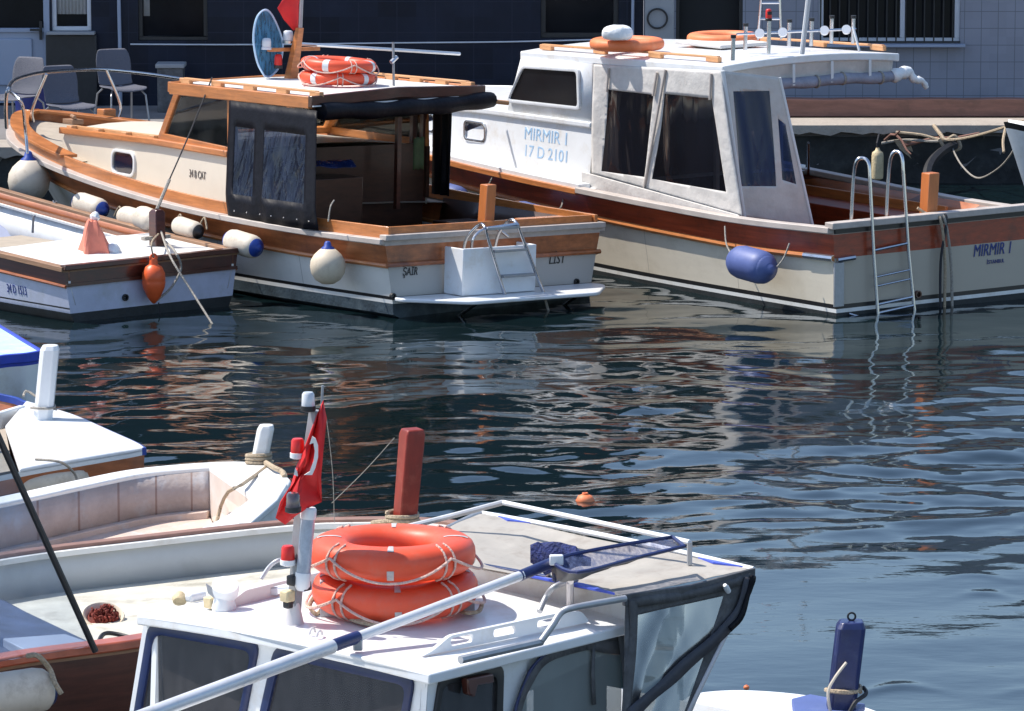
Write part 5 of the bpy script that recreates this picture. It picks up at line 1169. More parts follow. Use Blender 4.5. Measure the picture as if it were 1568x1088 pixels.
for px, w in ((175, 1), (268, 2), (305, 3)):
    rope_thing('rope', [F1.G(F1.O(px, 330 + (px - 175) * .13, 1.55)), F1.G(F1.O(px + 8, 316 + (px - 175) * .13, 1.56)), F1.G(F1.O(px + 12, 330 + (px - 175) * .16, 1.57))], .009, 'rope', ['', 'tan rope end beside the first blue-capped fender', 'tan rope end at the black-capped fender', 'tan rope knot between the black-capped and blue-capped fenders'][w])
# mooring ropes over the white boat's transom
for i, (a, b, lb) in enumerate((((1440, 336), (1446, 478), 'pale rope hanging from the orange-brown post over the transom, left strand'), ((1449, 332), (1440, 480), 'dark wet rope crossing the pale one over the transom'), ((1446, 334), (1458, 482), 'pale rope hanging over the transom, right strand'))):
    rope_thing('mooring_rope', [F2.G(F2.S(1405 + 4 * i, 318 + 3 * i, .10)), F2.G(F2.S(1425 + 3 * i, 332, .05)), F2.G(F2.S(*a, -.075)), F2.G(F2.S((a[0] + b[0]) / 2 + 4 * (-1) ** i, 400, -.07)), F2.G(F2.S(*b, -.06)), F2.G(F2.S(b[0], 500, -.06))], .014, ['rope', 'rope_dark', 'rope_grey'][i], lb)
rope_thing('mooring_rope', [F1.G(F1.S(833, 452, -.4)), F1.G(F1.S(838, 470, -.45)), F1.G(F1.S(845, 498, -.5)), F1.G(F1.S(846, 515, -.5))], .014, 'rope_grey', 'grey rope dropping from the bathing platform into the water')

# ================================================================== boat at the right edge, ropes and debris at the quay
F5 = Frame(9.33, 47.6, 82)
b5 = boat_thing(F5, 'small_boat', 'white bow of a small boat at the right edge in front of the quay')
L5 = 4.15
gb5 = [(0, .8, .80), (1.5, .85, .82), (3, .6, .92), (3.8, .22, 1.0), (4.1, .04, 1.04), (4.15, 0, 1.04)]
H5 = hull(b5, L5, gb5, [(0, .7), (.4, .7), (.7, .4), (.9, .12), (1, 0)], .35, [('g', 0), ('g', -.06), ('g', -.065), ('z', .2), ('z', .05), ('z', -.2), ('z', -.4)], [0, 0, 1, 2, 3, 3], ['black_stripe', 'white_paint', 'yellowed', 'antifoul_dark'])
deck_mb(L5, gb5, .05, 4.1, .0, .03).build('deck', 'white_paint', b5)
MB().box((3.75, 0, 1.09), (.12, .14, .16)).tube([(3.7, -.1, 1.12), (3.75, .12, 1.16)], .03, 8).build('bow_cleat', 'galv', b5, bevel=.006)
qy = 51.45
def Q(px, py, y=qy): return PY(px, py, y)
kn = Q(1448, 214, 51.1)
rope_thing('mooring_rope', [Q(1372, 202), Q(1410, 206, 51.3), kn, Q(1500, 206, 50.5), F5.G((3.75, 0, 1.12))], .016, 'rope', 'pale rope running level from the quay to the bow at the right edge')
rope_thing('mooring_rope', [Q(1350, 219), Q(1385, 214), Q(1430, 216, 51.2), kn], .016, 'rope_grey', 'frayed grey rope hanging along the quay left of the knot')
rope_thing('mooring_rope', [Q(1455, 220, 51.1), Q(1472, 252, 50.6), Q(1496, 272, 50), Q(1522, 262, 49.3), Q(1545, 240, 48.6), F5.G((3.9, .1, 1.0))], .010, 'rope_grey', 'thin rope sagging in a loop to the bow at the right edge')
rope_thing('mooring_rope', [Q(1430, 192), Q(1440, 205, 51.2), kn, Q(1462, 208, 51.1), Q(1470, 226, 51.1), Q(1450, 228, 51.1), Q(1438, 212, 51.1)], .022, 'rope', 'thick knotted rope bunched on the quay face')
rope_thing('mooring_rope', [Q(1540, 195, 49.5), Q(1536, 215, 49.2), Q(1537, 233, 49)], .016, 'rope', 'short rope end hanging beside the bow at the right edge')
rope_thing('hose', [Q(1462, 222, 51.1), Q(1445, 230, 50.9), Q(1428, 246, 50.6), Q(1420, 266, 50.3), Q(1420, 300, 50.0)], .055, 'rubber', 'thick dark rubber hose arching down behind the orange-brown post', cat='hose')
for i, (a, b, r, lb) in enumerate((((1385, 222), (1500, 203), .022, 'long driftwood stick lying by the knotted rope'), ((1372, 206), (1395, 236), .016, 'thin broken stick leaning on the quay face'), ((1355, 214), (1378, 200), .018, 'short dark stick below the quay edge'))):
    a, b = Q(*a), Q(*b, 51.25); tag(MB().tube([a, a.lerp(b, .4) + V((0, 0, .02)), a.lerp(b, .7) + V((0, 0, -.015)), b], [r, r * .9, r * .8, r * .5], 7).build('stick', 'beam_wood'), lb, 'driftwood', 'driftwood at the quay')
tag(MB().prism([Q(1368, 214), Q(1392, 212), Q(1398, 232), Q(1388, 228), Q(1396, 243), Q(1378, 228)], (0, .02, 0)).build('rag', 'rope'), 'torn pale rag caught on the quay face', 'rag')
k = thing('float', 'pale bottle-shaped float hanging on the quay behind the ladder', 'float', Q(1344, 226, 51.0))
MB().lathe([(.03, -.36), (.065, -.345), (.068, -.3), (.068, -.09), (.06, -.05), (.03, -.03), (.02, 0)], n=18).build('body', 'yellowed', k, smooth=50); MB().tube([(0, 0, -.02), (-.01, 0, .05), (.02, .1, .14)], .01, 6).build('cord', 'rope_dark', k)
k = thing('bollard', 'dark iron bollard on the quay edge behind the knotted rope', 'bollard', Q(1440, 186, 51.85) * V((1, 1, 0)) + V((0, 0, QZ + .02))) if False else None

# ================================================================== boats on the near side
def outline_hull(name, label, far, near, levels, mats, cat='boat', sub_open=None):
    """far and near gunwale run left to right and share the bow tip (last of far). levels: (drop below gunwale, inset 0..1, material of the band below)"""
    loop = [V(p) for p in far] + [V(p) for p in reversed(near)]
    ax = lambda p: (V(far[0]) + V(near[0])) / 2 + ((V(far[-1]) - (V(far[0]) + V(near[0])) / 2) * max(0, min(.93, (p.x - min(far[0][0], near[0][0])) / (far[-1][0] - min(far[0][0], near[0][0])))))
    o = thing(name, label, cat, (loop[0] + loop[-1]) / 2 * V((1, 1, 0)) if False else V(((far[-1][0] + far[0][0]) / 2, (near[0][1] + far[-1][1]) / 2, 0)))
    rings = []
    for d, ins, m in levels:
        r = []
        for p in loop:
            a = ax(p); q = p.lerp(V((a.x, a.y, p.z)), ins); q.z = max(-.4, p.z - d); r.append(q - o.location)
        rings.append(r)
    mb = MB(); n = len(loop)
    for k in range(len(rings) - 1):
        mb.add(rings[k] + rings[k + 1], [[j, (j + 1) % n, n + (j + 1) % n, n + j] for j in range(n)], levels[k][2])
    h = mb.build('hull', mats, o, smooth=40)
    return o, [p - o.location for p in loop]
def sheet(par, name, pts, m, dz=0.0, th=.02, off=None):
    P_ = [V(p) + V((0, 0, dz)) for p in pts]; return MB().prism([p - V((0, 0, th)) for p in P_], (0, 0, th)).build(name, m, par, smooth=30)
def smoothed(pix, n=6): return curve([PZ(*p) for p in pix], n)

# --- grey-white boat with brown rail (deck, tub of chain, side screen)
farB = smoothed([(-260, 900, 1.0), (0, 851, 1.0), (215, 824, 1.02), (430, 801, 1.04), (545, 796, 1.07), (650, 797, 1.10), (735, 806, 1.14)])
nearB = smoothed([(-260, 1070, 1.0), (0, 1012, 1.0), (230, 979, 1.02), (400, 940, 1.04), (560, 885, 1.08), (690, 830, 1.12), (735, 806, 1.14)])[:-1]
bB, lpB = outline_hull('wooden_boat', 'large wooden boat with beige deck, grey bulwark and red-brown hull, only partly in the picture', farB, nearB,
    [(0, 0, 0), (.05, 0, 1), (.36, .05, 1), (.39, .05, 2), (1.0, .2, 2), (1.4, .35, 2)], ['weathered_wood', 'mahogany_dark', 'antifoul'])  # shade on the hull side put into its darker mahogany
ob = bB.location
def Bl(p): return V(p) - ob
nF = len(farB); cen = lambda p, t: p
farL, nearL = lpB[:nF], list(reversed(lpB[nF:]))
def inset_line(line, other_sign, d):
    out = []
    for i, p in enumerate(line):
        t = line[min(i + 1, len(line) - 1)] - line[max(i - 1, 0)]; t.z = 0; t.normalize(); nn = V((-t.y, t.x, 0)) * other_sign; out.append(p + nn * d)
    return out
farI = inset_line(farL[:-1], -1, .07); nearI = inset_line(nearL, 1, .07)
MB().sweep(inset_line(farL, -1, .03) , .075, .03, zoff=.02).build('gunwale_rail', 'rail_pink', bB, bevel=.006)
MB().sweep(inset_line(nearL + [farL[-1]], 1, .03), .12, .05, zoff=.02).build('gunwale_rail', 'mahogany_rail', bB, bevel=.01)
MB().sweep([p + V((0, 0, .0)) for p in inset_line(farL[:-1], -1, .085)], .04, .03).build('inner_trim', 'white_paint', bB)
MB().grid([[p + V((0, 0, -.0)) for p in farI], [p + V((0, 0, -.27)) for p in farI]]).build('bulwark', 'bulwark_grey', bB, solid=.02)
MB().grid([[p + V((0, 0, -.0)) for p in nearI], [p + V((0, 0, -.27)) for p in nearI]]).build('bulwark', 'bulwark_grey', bB, solid=.02)
dkl = [p + V((0, 0, -.235)) for p in inset_line(farL[:-1], -1, .05)]; dkn = [p + V((0, 0, -.235)) for p in inset_line(nearL, 1, .05)]
nn_ = min(len(dkl), len(dkn)); rows = []
for t in (0, .25, .5, .75, 1): rows.append([dkl[i].lerp(dkn[i], t) + V((0, 0, .05 * (1 - (2 * t - 1) ** 2))) for i in range(nn_)])
MB().grid(rows).build('deck', 'deck_beige', bB, smooth=60)
pz_ = PZ(616, 799, 1.16); ptz = PY(634, 656, pz_.y)
po = MB().loft([[Bl((cx_ + math.cos(a) * w_, pz_.y + math.sin(a) * w_, z_)) for a in (R(70), R(160), R(250), R(340))] for cx_, z_, w_ in ((pz_.x - .01, .9, .070), (ptz.x - .01, ptz.z - .03, .080), (ptz.x - .008, ptz.z, .068))]).build('mooring_post', 'red_post', bB, bevel=.008)
def wrap(c, r, z, turns, m, label, rr=.012, tail=None, ax=(0, 0)):
    pts = [V((c.x + ax[0] * i * .01 + math.cos(i * .52) * r, c.y + math.sin(i * .52) * r, z + .022 * i * .52 / 6.28 * 1.0 + .004 * math.sin(i))) for i in range(int(turns * 12) + 1)]
    if tail: pts = [V(p) for p in tail] + pts
    return rope_thing('rope', pts, rr, m, label, n=2)
wrap(pz_, .085, pz_.z - .0, 2.6, 'rope', 'tan rope wound round the foot of the red mooring post', tail=[PZ(570, 800, 1.12), PZ(590, 798, 1.16)])
# tub of rusty chain
ct_ = PZ(158, 946, .84); kt = thing('tub', 'round pale tub full of rusty chain standing on the beige deck', 'tub', ct_, (R(24), R(6), 0))
MB().lathe([(.0, -.05), (.095, -.05), (.108, .0), (.114, .015), (.108, .024), (.092, .012), (.08, -.02), (.0, -.02)], n=30).build('rim', 'fender_cream', kt, smooth=50)
rs = random.Random(2); mb = MB()
for i in range(40):
    a = rs.uniform(0, 6.28); r = .066 * math.sqrt(rs.random()); c = V((math.cos(a) * r, math.sin(a) * r, .035 * (1 - (r / .08) ** 2) + .012)); t = Euler((rs.uniform(0, 3), rs.uniform(0, 3), rs.uniform(0, 3))).to_matrix().to_4x4()
    l_ = MB().torus(.012, .0045, .0045, (0, 0, 0), 10, 6).xf(Matrix.Translation(c) @ t @ Matrix.Diagonal((1.5, 1, 1, 1))); mb.add(l_.v, l_.f)
mb.lathe([(.001, .04), (.05, .026), (.084, .0), (.08, -.01), (.001, -.01)], n=20)
ch_ = mb.build('rusty_chain', 'rust', kt, smooth=60); ch_['kind'] = 'stuff'
# side screen with black edge, cover behind it
e0, e1 = PZ(146, 988, 1.04), None
sdir_ = (PZ(0, 1012, 1.0) - PZ(230, 979, 1.02)).normalized()
def SC(px, py):   # the vertical plane over the near rail
    n = V((-sdir_.y, sdir_.x, 0)); d = ray(px, py); return EYE + d * ((e0 - EYE).dot(n) / d.dot(n))
sA, sB_, sC_, sD_ = SC(146, 988), SC(-40, 585), SC(-330, 640), SC(-330, 1068)
sc_ = MB().prism([Bl(sA), Bl(sB_), Bl(sC_), Bl(sD_)], (0, .006, 0)).build('side_screen', 'windscreen_clear', bB)
MB().tube([Bl(sA + V((0, 0, -.03))), Bl(sB_)], .017, 8).build('screen_edge', 'rubber', sc_)
cv = [PZ(-60, 900, 1.02), PZ(8, 917, 1.0), PZ(70, 952, .93), PZ(146, 985, .93), PZ(20, 1004, .95), PZ(-80, 1020, .95)]
MB().prism([Bl(p) for p in cv], (0, 0, -.12)).build('hatch_cover', 'blue_cover', bB, bevel=.015)
MB().prism([Bl(PZ(*q)) for q in [(4, 977, 1.0), (100, 970, .99), (144, 985, .99), (50, 1000, 1.0)]], (0, 0, -.05)).build('cover_panel', 'pvc', bB, bevel=.006)
rope_thing('rope', [PZ(150, 985, .95), PZ(160, 970, .98), PZ(185, 972, .97), PZ(225, 984, .95)], .012, 'rubber', 'black tube added for the dark recess along the red-brown rail below the tub', cat='hose')  # curved black tube added where the deck has a dark recess
# fender at the bottom left
fd = (PZ(230, 979, 1.0) - PZ(0, 1012, 1.0)).normalized(); fn = V((fd.y, -fd.x, 0))
pf = PY(20, 1062, (PZ(20, 1010, 1.0)).y - .22)
k = make_cyl_fender('white fender with navy end cap lying against the red-brown hull, bottom left', .112, .62, 'fender_white', 'navy'); place(k, pf - fd * .10, (0, 0, math.atan2(fd.y, fd.x)))
rope_thing('rope', [PZ(42, 1004, 1.06), PZ(58, 1004, 1.07), PY(76, 1024, pf.y + .05), PY(84, 1045, pf.y), PY(94, 1062, pf.y)], .013, 'rope', 'tan rope from the red-brown rail to the bottom left fender')

# --- open boat with the white post and pink-primed inside
farA = smoothed([(-260, 822, .80), (0, 768, .80), (110, 744, .80), (200, 726, .81), (290, 717, .83), (370, 714, .86), (418, 722, .88), (442, 742, .90)])
nearA = smoothed([(-260, 985, .80), (0, 900, .80), (150, 868, .80), (280, 840, .82), (370, 806, .85), (425, 768, .88), (442, 742, .90)])[:-1]
bA, lpA = outline_hull('open_boat', 'open boat with broad white rim, pinkish inside and a white post at the bow', farA, nearA,
    [(0, 0, 0), (.10, .0, 0), (.6, .12, 1), (.9, .25, 1), (1.2, .4, 1)], ['white_paint', 'antifoul'])
oa = bA.location; nA = len(farA); farL, nearL = lpA[:nA], list(reversed(lpA[nA:]))
def Al(p): return V(p) - oa
MB().sweep(inset_line(farL, -1, .07), .17, .04, zoff=.03).build('gunwale_rail', 'white_paint', bA, bevel=.012)
MB().sweep(inset_line(nearL + [farL[-1]], 1, .07), .17, .04, zoff=.03).build('gunwale_rail', 'white_paint', bA, bevel=.012)
fi = inset_line(farL, -1, .15)
ix = min(range(len(fi)), key=lambda i: abs((fi[i] + oa).x - PZ(313, 736, .82).x)); fi = fi[:ix + 1]
MB().grid([[p + V((0, 0, .0)) for p in fi], [p + V((0, 0, -.27)) for p in fi]]).build('inner_side', 'pink_primer', bA, solid=.02)
MB().sweep([p + V((0, -.03, -.245)) for p in fi], .09, .05).build('ledge', 'pink_floor', bA, bevel=.006)
ni = inset_line(nearL, 1, .15)[:ix]
MB().grid([[p for p in ni], [p + V((0, 0, -.30)) for p in ni]]).build('inner_side', 'pink_primer', bA, solid=.02)
MB().prism([p + V((0, 0, -.29)) for p in fi] + [p + V((0, 0, -.29)) for p in reversed(ni)], (0, 0, -.03)).build('floor', 'pink_floor', bA)
# end wall and foredeck
w0 = fi[-1]; w1 = Al(PZ(386, 768, .86)); w2 = Al(PZ(352, 806, .85)); 
MB().prism([w0 + V((0, 0, 0)), w1 + V((0, 0, -.0)), w1 + V((-.06, -.05, -.30)), w0 + V((0, 0, -.30))], (.02, .01, 0)).build('end_wall', 'pink_end', bA)
MB().prism([w1, w2, w2 + V((-.05, 0, -.30)), w1 + V((-.06, -.05, -.30))], (.02, .01, 0)).build('end_wall', 'pink_end', bA)
fd_ = [w0, w1, w2] + [p for p in ni if (p.x > w2.x)] + [Al(PZ(410, 775, .88))] + [Al(PZ(436, 745, .91)), Al(PZ(412, 724, .90)), Al(PZ(368, 717, .88))]
fd_ = [w0 + V((0, 0, .02)), w1 + V((0, 0, .02)), w2 + V((0, 0, .02)), Al(PZ(385, 803, .88)), Al(PZ(425, 768, .90)), Al(PZ(440, 744, .92)), Al(PZ(415, 724, .90)), Al(PZ(366, 717, .88))]
MB().prism([p + V((0, 0, -.03)) for p in fd_], (0, 0, .045)).build('foredeck', 'white_paint', bA, bevel=.01)
def samson(par, loc0, px0, py0, px1, py1, z, w, m, sink=.06, name='mooring_post', chamf=.3):
    b = PZ(px0, py0, z); t = PY(px1, py1, b.y); h = w / 2; rr = []
    oct_ = [(h, h * chamf), (h * chamf, h), (-h * chamf, h), (-h, h * chamf), (-h, -h * chamf), (-h * chamf, -h), (h * chamf, -h), (h, -h * chamf)]
    d = (t - b).normalized()
    for p, k in ((b - d * sink, 1), (t - d * .03, 1), (t, .8)): rr.append([p + V((x * k, y * k, 0)) - par.location for x, y in oct_])
    return MB().loft(rr).build(name, m, par, bevel=.006, smooth=20), b, t
_, pa_b, pa_t = samson(bA, None, 396, 712, 408, 650, .89, .105, 'white_paint', chamf=.55)
wrap(pa_b, .075, pa_b.z + .01, 3.2, 'rope', 'tan rope wound round the foot of the white post, its end hanging inside the boat', tail=[PZ(331, 803, .62), PZ(338, 775, .72), PZ(350, 752, .88), PZ(370, 742, .93)])
rope_thing('rope', [pa_b + V((.05, -.08, .03)), PZ(420, 716, .95), PZ(432, 722, .94), PZ(436, 730, .93)], .018, 'rope', 'frayed rope end beside the foot of the white post')

# --- white foredeck boat, far left
farC = smoothed([(-200, 570, .80), (0, 605, .80), (40, 617, .81), (110, 637, .83), (170, 663, .85), (208, 680, .87), (221, 688, .88)])
nearC = smoothed([(-200, 770, .80), (30, 722, .82), (120, 706, .84), (190, 694, .86), (221, 688, .88)])[:-1]
bC, lpC = outline_hull('small_boat', 'boat with a plain white foredeck and white post, brown band round its edge', farC, nearC,
    [(0, 0, 0), (.035, 0, 1), (.13, .03, 2), (.6, .2, 3), (1.0, .35, 3)], ['white_paint', 'brown_rail', 'mahogany_dark', 'antifoul_dark'])
oc = bC.location
def Cl(p): return V(p) - oc
nC = len(farC); farL, nearL = lpC[:nC], list(reversed(lpC[nC:]))
dk_ = [p for p in farL if p.x + oc.x > PZ(38, 617, .81).x] + [p for p in reversed(nearL) if p.x + oc.x > PZ(24, 722, .82).x] + [Cl(PZ(8, 655, .84))]
MB().prism([p + V((0, 0, -.02)) for p in dk_], (0, 0, .04)).build('foredeck', 'white_gloss', bC, bevel=.012)
MB().sweep([Cl(PZ(-120, 640, .85)), Cl(PZ(0, 630, .86)), Cl(PZ(34, 620, .85))], .05, .12).build('coaming', 'white_paint', bC, bevel=.01)
MB().sweep(farL, .03, .05, zoff=.012).build('edge_band', 'blue_cap', bC, bevel=.004)
MB().prism([Cl(PZ(*q)) for q in [(-200, 640, .6), (30, 622, .6), (8, 655, .6), (20, 720, .6), (-200, 760, .6)]], (0, 0, -.03)).build('floor', 'deck_tan', bC)
_, pc_b, pc_t = samson(bC, None, 66, 640, 77, 528, .86, .125, 'white_gloss', chamf=.5)
wrap(pc_b, .08, pc_b.z + .06, 1.3, 'rope_grey', 'thin grey rope round the white post at the left', rr=.008, tail=[PZ(36, 606, 1.0), PZ(38, 600, 1.02), PZ(45, 600, 1.02)])
ft = thing('fender', 'cream fender squeezed between the brown banded boat and the open boat', 'fender'); bpy.data.objects.remove(ft)
k = make_cyl_fender('cream fender squeezed between the brown-banded boat and the open boat', .085, .5, 'fender_cream', 'fender_cream'); pf2 = PZ(78, 742, .70); place(k, pf2, (0, R(-2), R(33)))
rope_thing('rope', [PZ(55, 703, .9), PZ(92, 707, .91), PZ(112, 722, .80), PZ(118, 735, .74)], .009, 'rope_grey', 'thin rope over the white foredeck edge down to the cream fender')
# --- blue-trimmed boat, left edge
farE = smoothed([(-200, 425, .85), (-60, 470, .86), (0, 503, .87), (38, 526, .88), (63, 541, .88)]); nearE = smoothed([(-200, 585, .85), (-60, 563, .86), (0, 549, .87), (40, 545, .88), (63, 541, .88)])[:-1]
bE, lpE = outline_hull('small_boat', 'pale blue mottled bow with a bright blue edge at the left edge', farE, nearE, [(0, 0, 0), (.07, 0, 1), (.5, .3, 2), (1.1, .5, 2)], ['blue_canvas', 'white_paint', 'antifoul_dark'])
nE = len(farE)
MB().prism([p + V((0, 0, -.01)) for p in lpE], (0, 0, .025)).build('deck_cover', 'pale_blue', bE, bevel=.006)
MB().sweep(lpE[:nE], .035, .05, zoff=.025).build('edge_band', 'blue_canvas', bE, bevel=.006); MB().sweep(list(reversed(lpE[nE:])) + [lpE[nE - 1]], .035, .07, zoff=.025).build('edge_band', 'blue_canvas', bE, bevel=.006)
# --- white bow with blue post, bottom right
farH = smoothed([(1035, 1092, .80), (1050, 1070, .81), (1085, 1061, .82), (1150, 1059, .84), (1240, 1067, .86), (1330, 1086, .87), (1380, 1110, .88)], 5)
nearH = smoothed([(1035, 1092, .80), (1045, 1180, .80), (1120, 1260, .82), (1250, 1260, .84), (1340, 1190, .86), (1380, 1110, .88)], 5)[1:-1]
bH, lpH = outline_hull('small_boat', 'white rounded bow with a navy post at the bottom right', farH, nearH, [(0, 0, 0), (.07, 0, 0), (.5, .2, 1), (1.1, .45, 1)], ['white_gloss', 'antifoul_dark'])
MB().prism([p + V((0, 0, -.02)) for p in lpH], (0, 0, .03)).build('foredeck', 'white_gloss', bH, bevel=.012)
MB().prism([PZ(*q) - bH.location for q in [(1212, 1080, .89), (1240, 1073, .89), (1325, 1088, .89), (1300, 1110, .89), (1215, 1100, .89)]], (0, 0, .035)).build('post_base', 'fender_blue', bH, bevel=.006)
_, ph_b, ph_t = samson(bH, None, 1287, 1090, 1304, 950, .90, .135, 'navy', chamf=.75)
MB().torus(.018, .005, .005, (0, 0, 0), 18, 8).xf(Matrix.Translation(ph_t + V((0, 0, .02)) - bH.location) @ Euler((R(90), 0, 0)).to_matrix().to_4x4()).build('eye_bolt', 'rubber', bH)
wrap(ph_b.lerp(ph_t, .25), .082, ph_b.lerp(ph_t, .22).z, 1.4, 'rope', 'tan rope round the navy post at the bottom right', rr=.011)
rope_thing('rope', [PY(1296, 1014, ph_b.y - .09), PY(1278, 1038, ph_b.y - .11), PY(1268, 1060, ph_b.y - .11), PY(1272, 1092, ph_b.y - .1)], .008, 'fender_white', 'white cord running down the left face of the navy post')
rope_thing('rope', [PY(1322, 1052, ph_b.y), PY(1326, 1062, ph_b.y - .05), PY(1310, 1075, ph_b.y - .1), PY(1300, 1092, ph_b.y - .12)], .010, 'rubber', 'black cord knotted at the right of the navy post')
# small floats in the water
for px, py, r, lb in ((896, 766, .068, 'orange float drifting alone in the middle of the water'), (1143, 1052, .018, 'tiny red float in front of the bottom right bow')):
    p = PZ(px, py, .02); k = thing('float', lb, 'float', p); MB().lathe([(.0, -r), (r * .7, -r * .7), (r, 0), (r * .72, r * .5), (r * .3, r * .66), (0, r * .7)], n=20).build('body', 'orange_faded', k, smooth=80); MB().torus(r * .25, r * .08, r * .08, (0, 0, r * .75), 12, 6).build('eye', 'orange_faded', k)

# ================================================================== white cabin boat in front
o_ = PZ(655, 1032, 1.72)
G = Frame(o_.x, o_.y, -42.4)
bg_ = boat_thing(G, 'cabin_boat', 'white cabin boat in front with beige awning and navy window rubbers')
RZ = 1.72
# roof slab: local x runs aft, y runs to the far side
def rf_z(x, y): return RZ + .035 * (1 - ((y - .87) / .87) ** 2) + .012 * min(x, 1.2)
rows = []
for i in range(9):
    x = 1.30 * i / 8; rows.append([V((x - .02 * math.sin(math.pi * k / 12) * (1 - i / 8) * 2, 1.76 * k / 12 - .01, rf_z(x, 1.74 * k / 12))) for k in range(13)])
rings = [r + [p - V((0, 0, .045)) for p in reversed(r)] for r in rows]
MB().loft(rings).build('roof', 'white_gloss', bg_, smooth=30, bevel=.008)
MB().prism([G.O(*q, .0) for q in [(950, 962), (660, 1034), (660, 1038)]], (0, .01, 0)) if False else None
# cabin walls with openings: front (x = .05) and near side (y = .05)
def wall(name, fn, outer, holes, th, m='white_gloss'):
    """flat wall with holes, outline and holes as lists of local points on one plane"""
    from mathutils.geometry import tessellate_polygon
    pts = [outer] + holes; flat = [p for l in pts for p in l]; tri = tessellate_polygon(pts)
    mb = MB(); n = len(flat); th = V(th); mb.add(flat + [p + th for p in flat], [list(t) for t in tri] + [[i + n for i in reversed(t)] for t in tri])
    b = 0
    for l in pts:
        k = len(l); mb.add([p for p in l] + [p + th for p in l], [[i, (i + 1) % k, k + (i + 1) % k, k + i] for i in range(k)])
    return mb.build(name, m, bg_, smooth=20)
def FW(px, py): return G.S(px, py, .05)
def ext(a, b, zt):  # extend the line a->b down to height zt
    return a.lerp(b, (zt - a.z) / (b.z - a.z))
ZB = 1.12
w1 = [FW(231, 954), FW(398, 984), ext(FW(398, 984), FW(378, 1088), ZB), ext(FW(231, 954), FW(209, 1088), ZB)]
w2 = [FW(424, 989), FW(636, 1037), ext(FW(636, 1037), FW(627, 1088), ZB), ext(FW(424, 989), FW(402, 1088), ZB)]
fl_t, fr_t = FW(222, 948), FW(654, 1042); fl_b, fr_b = ext(fl_t, FW(199, 1088), .8), ext(fr_t, FW(646, 1088), .8)
w1r, w2r = round_poly(w1, .06), round_poly(w2, .06)
fw = wall('front_wall', None, [fl_t + V((0, 0, .02)), fr_t + V((0, 0, .02)), fr_b, fl_b], [w1r, w2r], (.035, 0, 0))
def rubber_window(pts, nrm, m, gm, w=.042, par=None, name='window'):
    nrm = V(nrm); n = len(pts); inn = shrink(pts, w)
    out = [p + (p - q) * .15 for p, q in zip(pts, inn)]
    f = MB().loft([[p + nrm * .001 for p in out], [p + nrm * .012 for p in out], [p + nrm * .016 for p in pts], [p + nrm * .012 for p in inn], [p - nrm * .01 for p in inn]], True, False).build(name, m, par or bg_, smooth=50)
    MB().prism([p - nrm * .002 for p in inn], -nrm * .005).build('pane', gm, f); return f
rubber_window(w1r, (-1, 0, 0), 'navy_rubber', 'dirty_glass', par=fw); rubber_window(w2r, (-1, 0, 0), 'navy_rubber', 'dirty_glass', par=fw)
def SW(px, py): return G.O(px, py, .05)
s1 = [SW(672, 1036), SW(768, 1018), ext(SW(768, 1018), SW(766, 1088), ZB), ext(SW(672, 1036), SW(664, 1088), ZB)]; s1r = round_poly(s1, .05)
aft_t = SW(948, 975); 
sw = wall('side_wall', None, [V((.055, .05, RZ - .03)), V((.66, .05, RZ - .03)), V((.66, .05, .8)), V((-.02, .05, .8))], [s1r], (0, .035, 0))
rubber_window(s1r, (0, -1, 0), 'rubber', 'dirty_glass', w=.035, par=sw)
MB().prism([V((.05, 1.70, RZ - .03)), V((1.25, 1.70, RZ - .03)), V((1.25, 1.70, .8)), V((0, 1.70, .8))], (0, -.03, 0)).build('side_wall', 'white_gloss', bg_)
MB().prism([SW(740, 1028) + V((0, -.02, 0)), SW(700, 1036) + V((0, -.02, 0)), SW(702, 1060) + V((0, -.02, 0)), SW(712, 1064) + V((0, -.02, 0)), SW(716, 1046) + V((0, -.02, 0)), SW(741, 1042) + V((0, -.02, 0))], (0, -.04, 0)).build('side_lamp', 'mahogany_dark', sw, bevel=.006)
# inside
MB().box((.6, .87, .82), (1.2, 1.6, .03)).build('cabin_floor', 'wood_interior', bg_)
MB().prism([V((1.2, .1, .84)), V((1.2, 1.66, .84)), V((1.2, 1.66, 1.66)), V((1.2, 1.0, 1.66)), V((1.2, 1.0, 1.0)), V((1.2, .5, 1.0)), V((1.2, .5, 1.66)), V((1.2, .1, 1.66))], (.03, 0, 0)).build('aft_bulkhead', 'wood_interior', bg_)
MB().box((.25, .9, 1.12), (.3, 1.4, .5)).build('dashboard', 'grey_wall_paint', bg_, bevel=.02)
p = G.S(260, 1075, .12); MB().box(p + V((.02, 0, -.02)), (.1, .16, .05)).tube([p + V((.0, -.05, .01)), p + V((.0, .06, .02))], .02, 8).build('dashboard_box', 'grey_canvas', bg_, bevel=.006)
MB().torus(.16, .012, .012, (0, 0, 0), 30, 8).xf(Matrix.Translation((.45, .5, 1.42)) @ Euler((0, R(70), 0)).to_matrix().to_4x4()).build('steering_wheel', 'rubber', bg_)
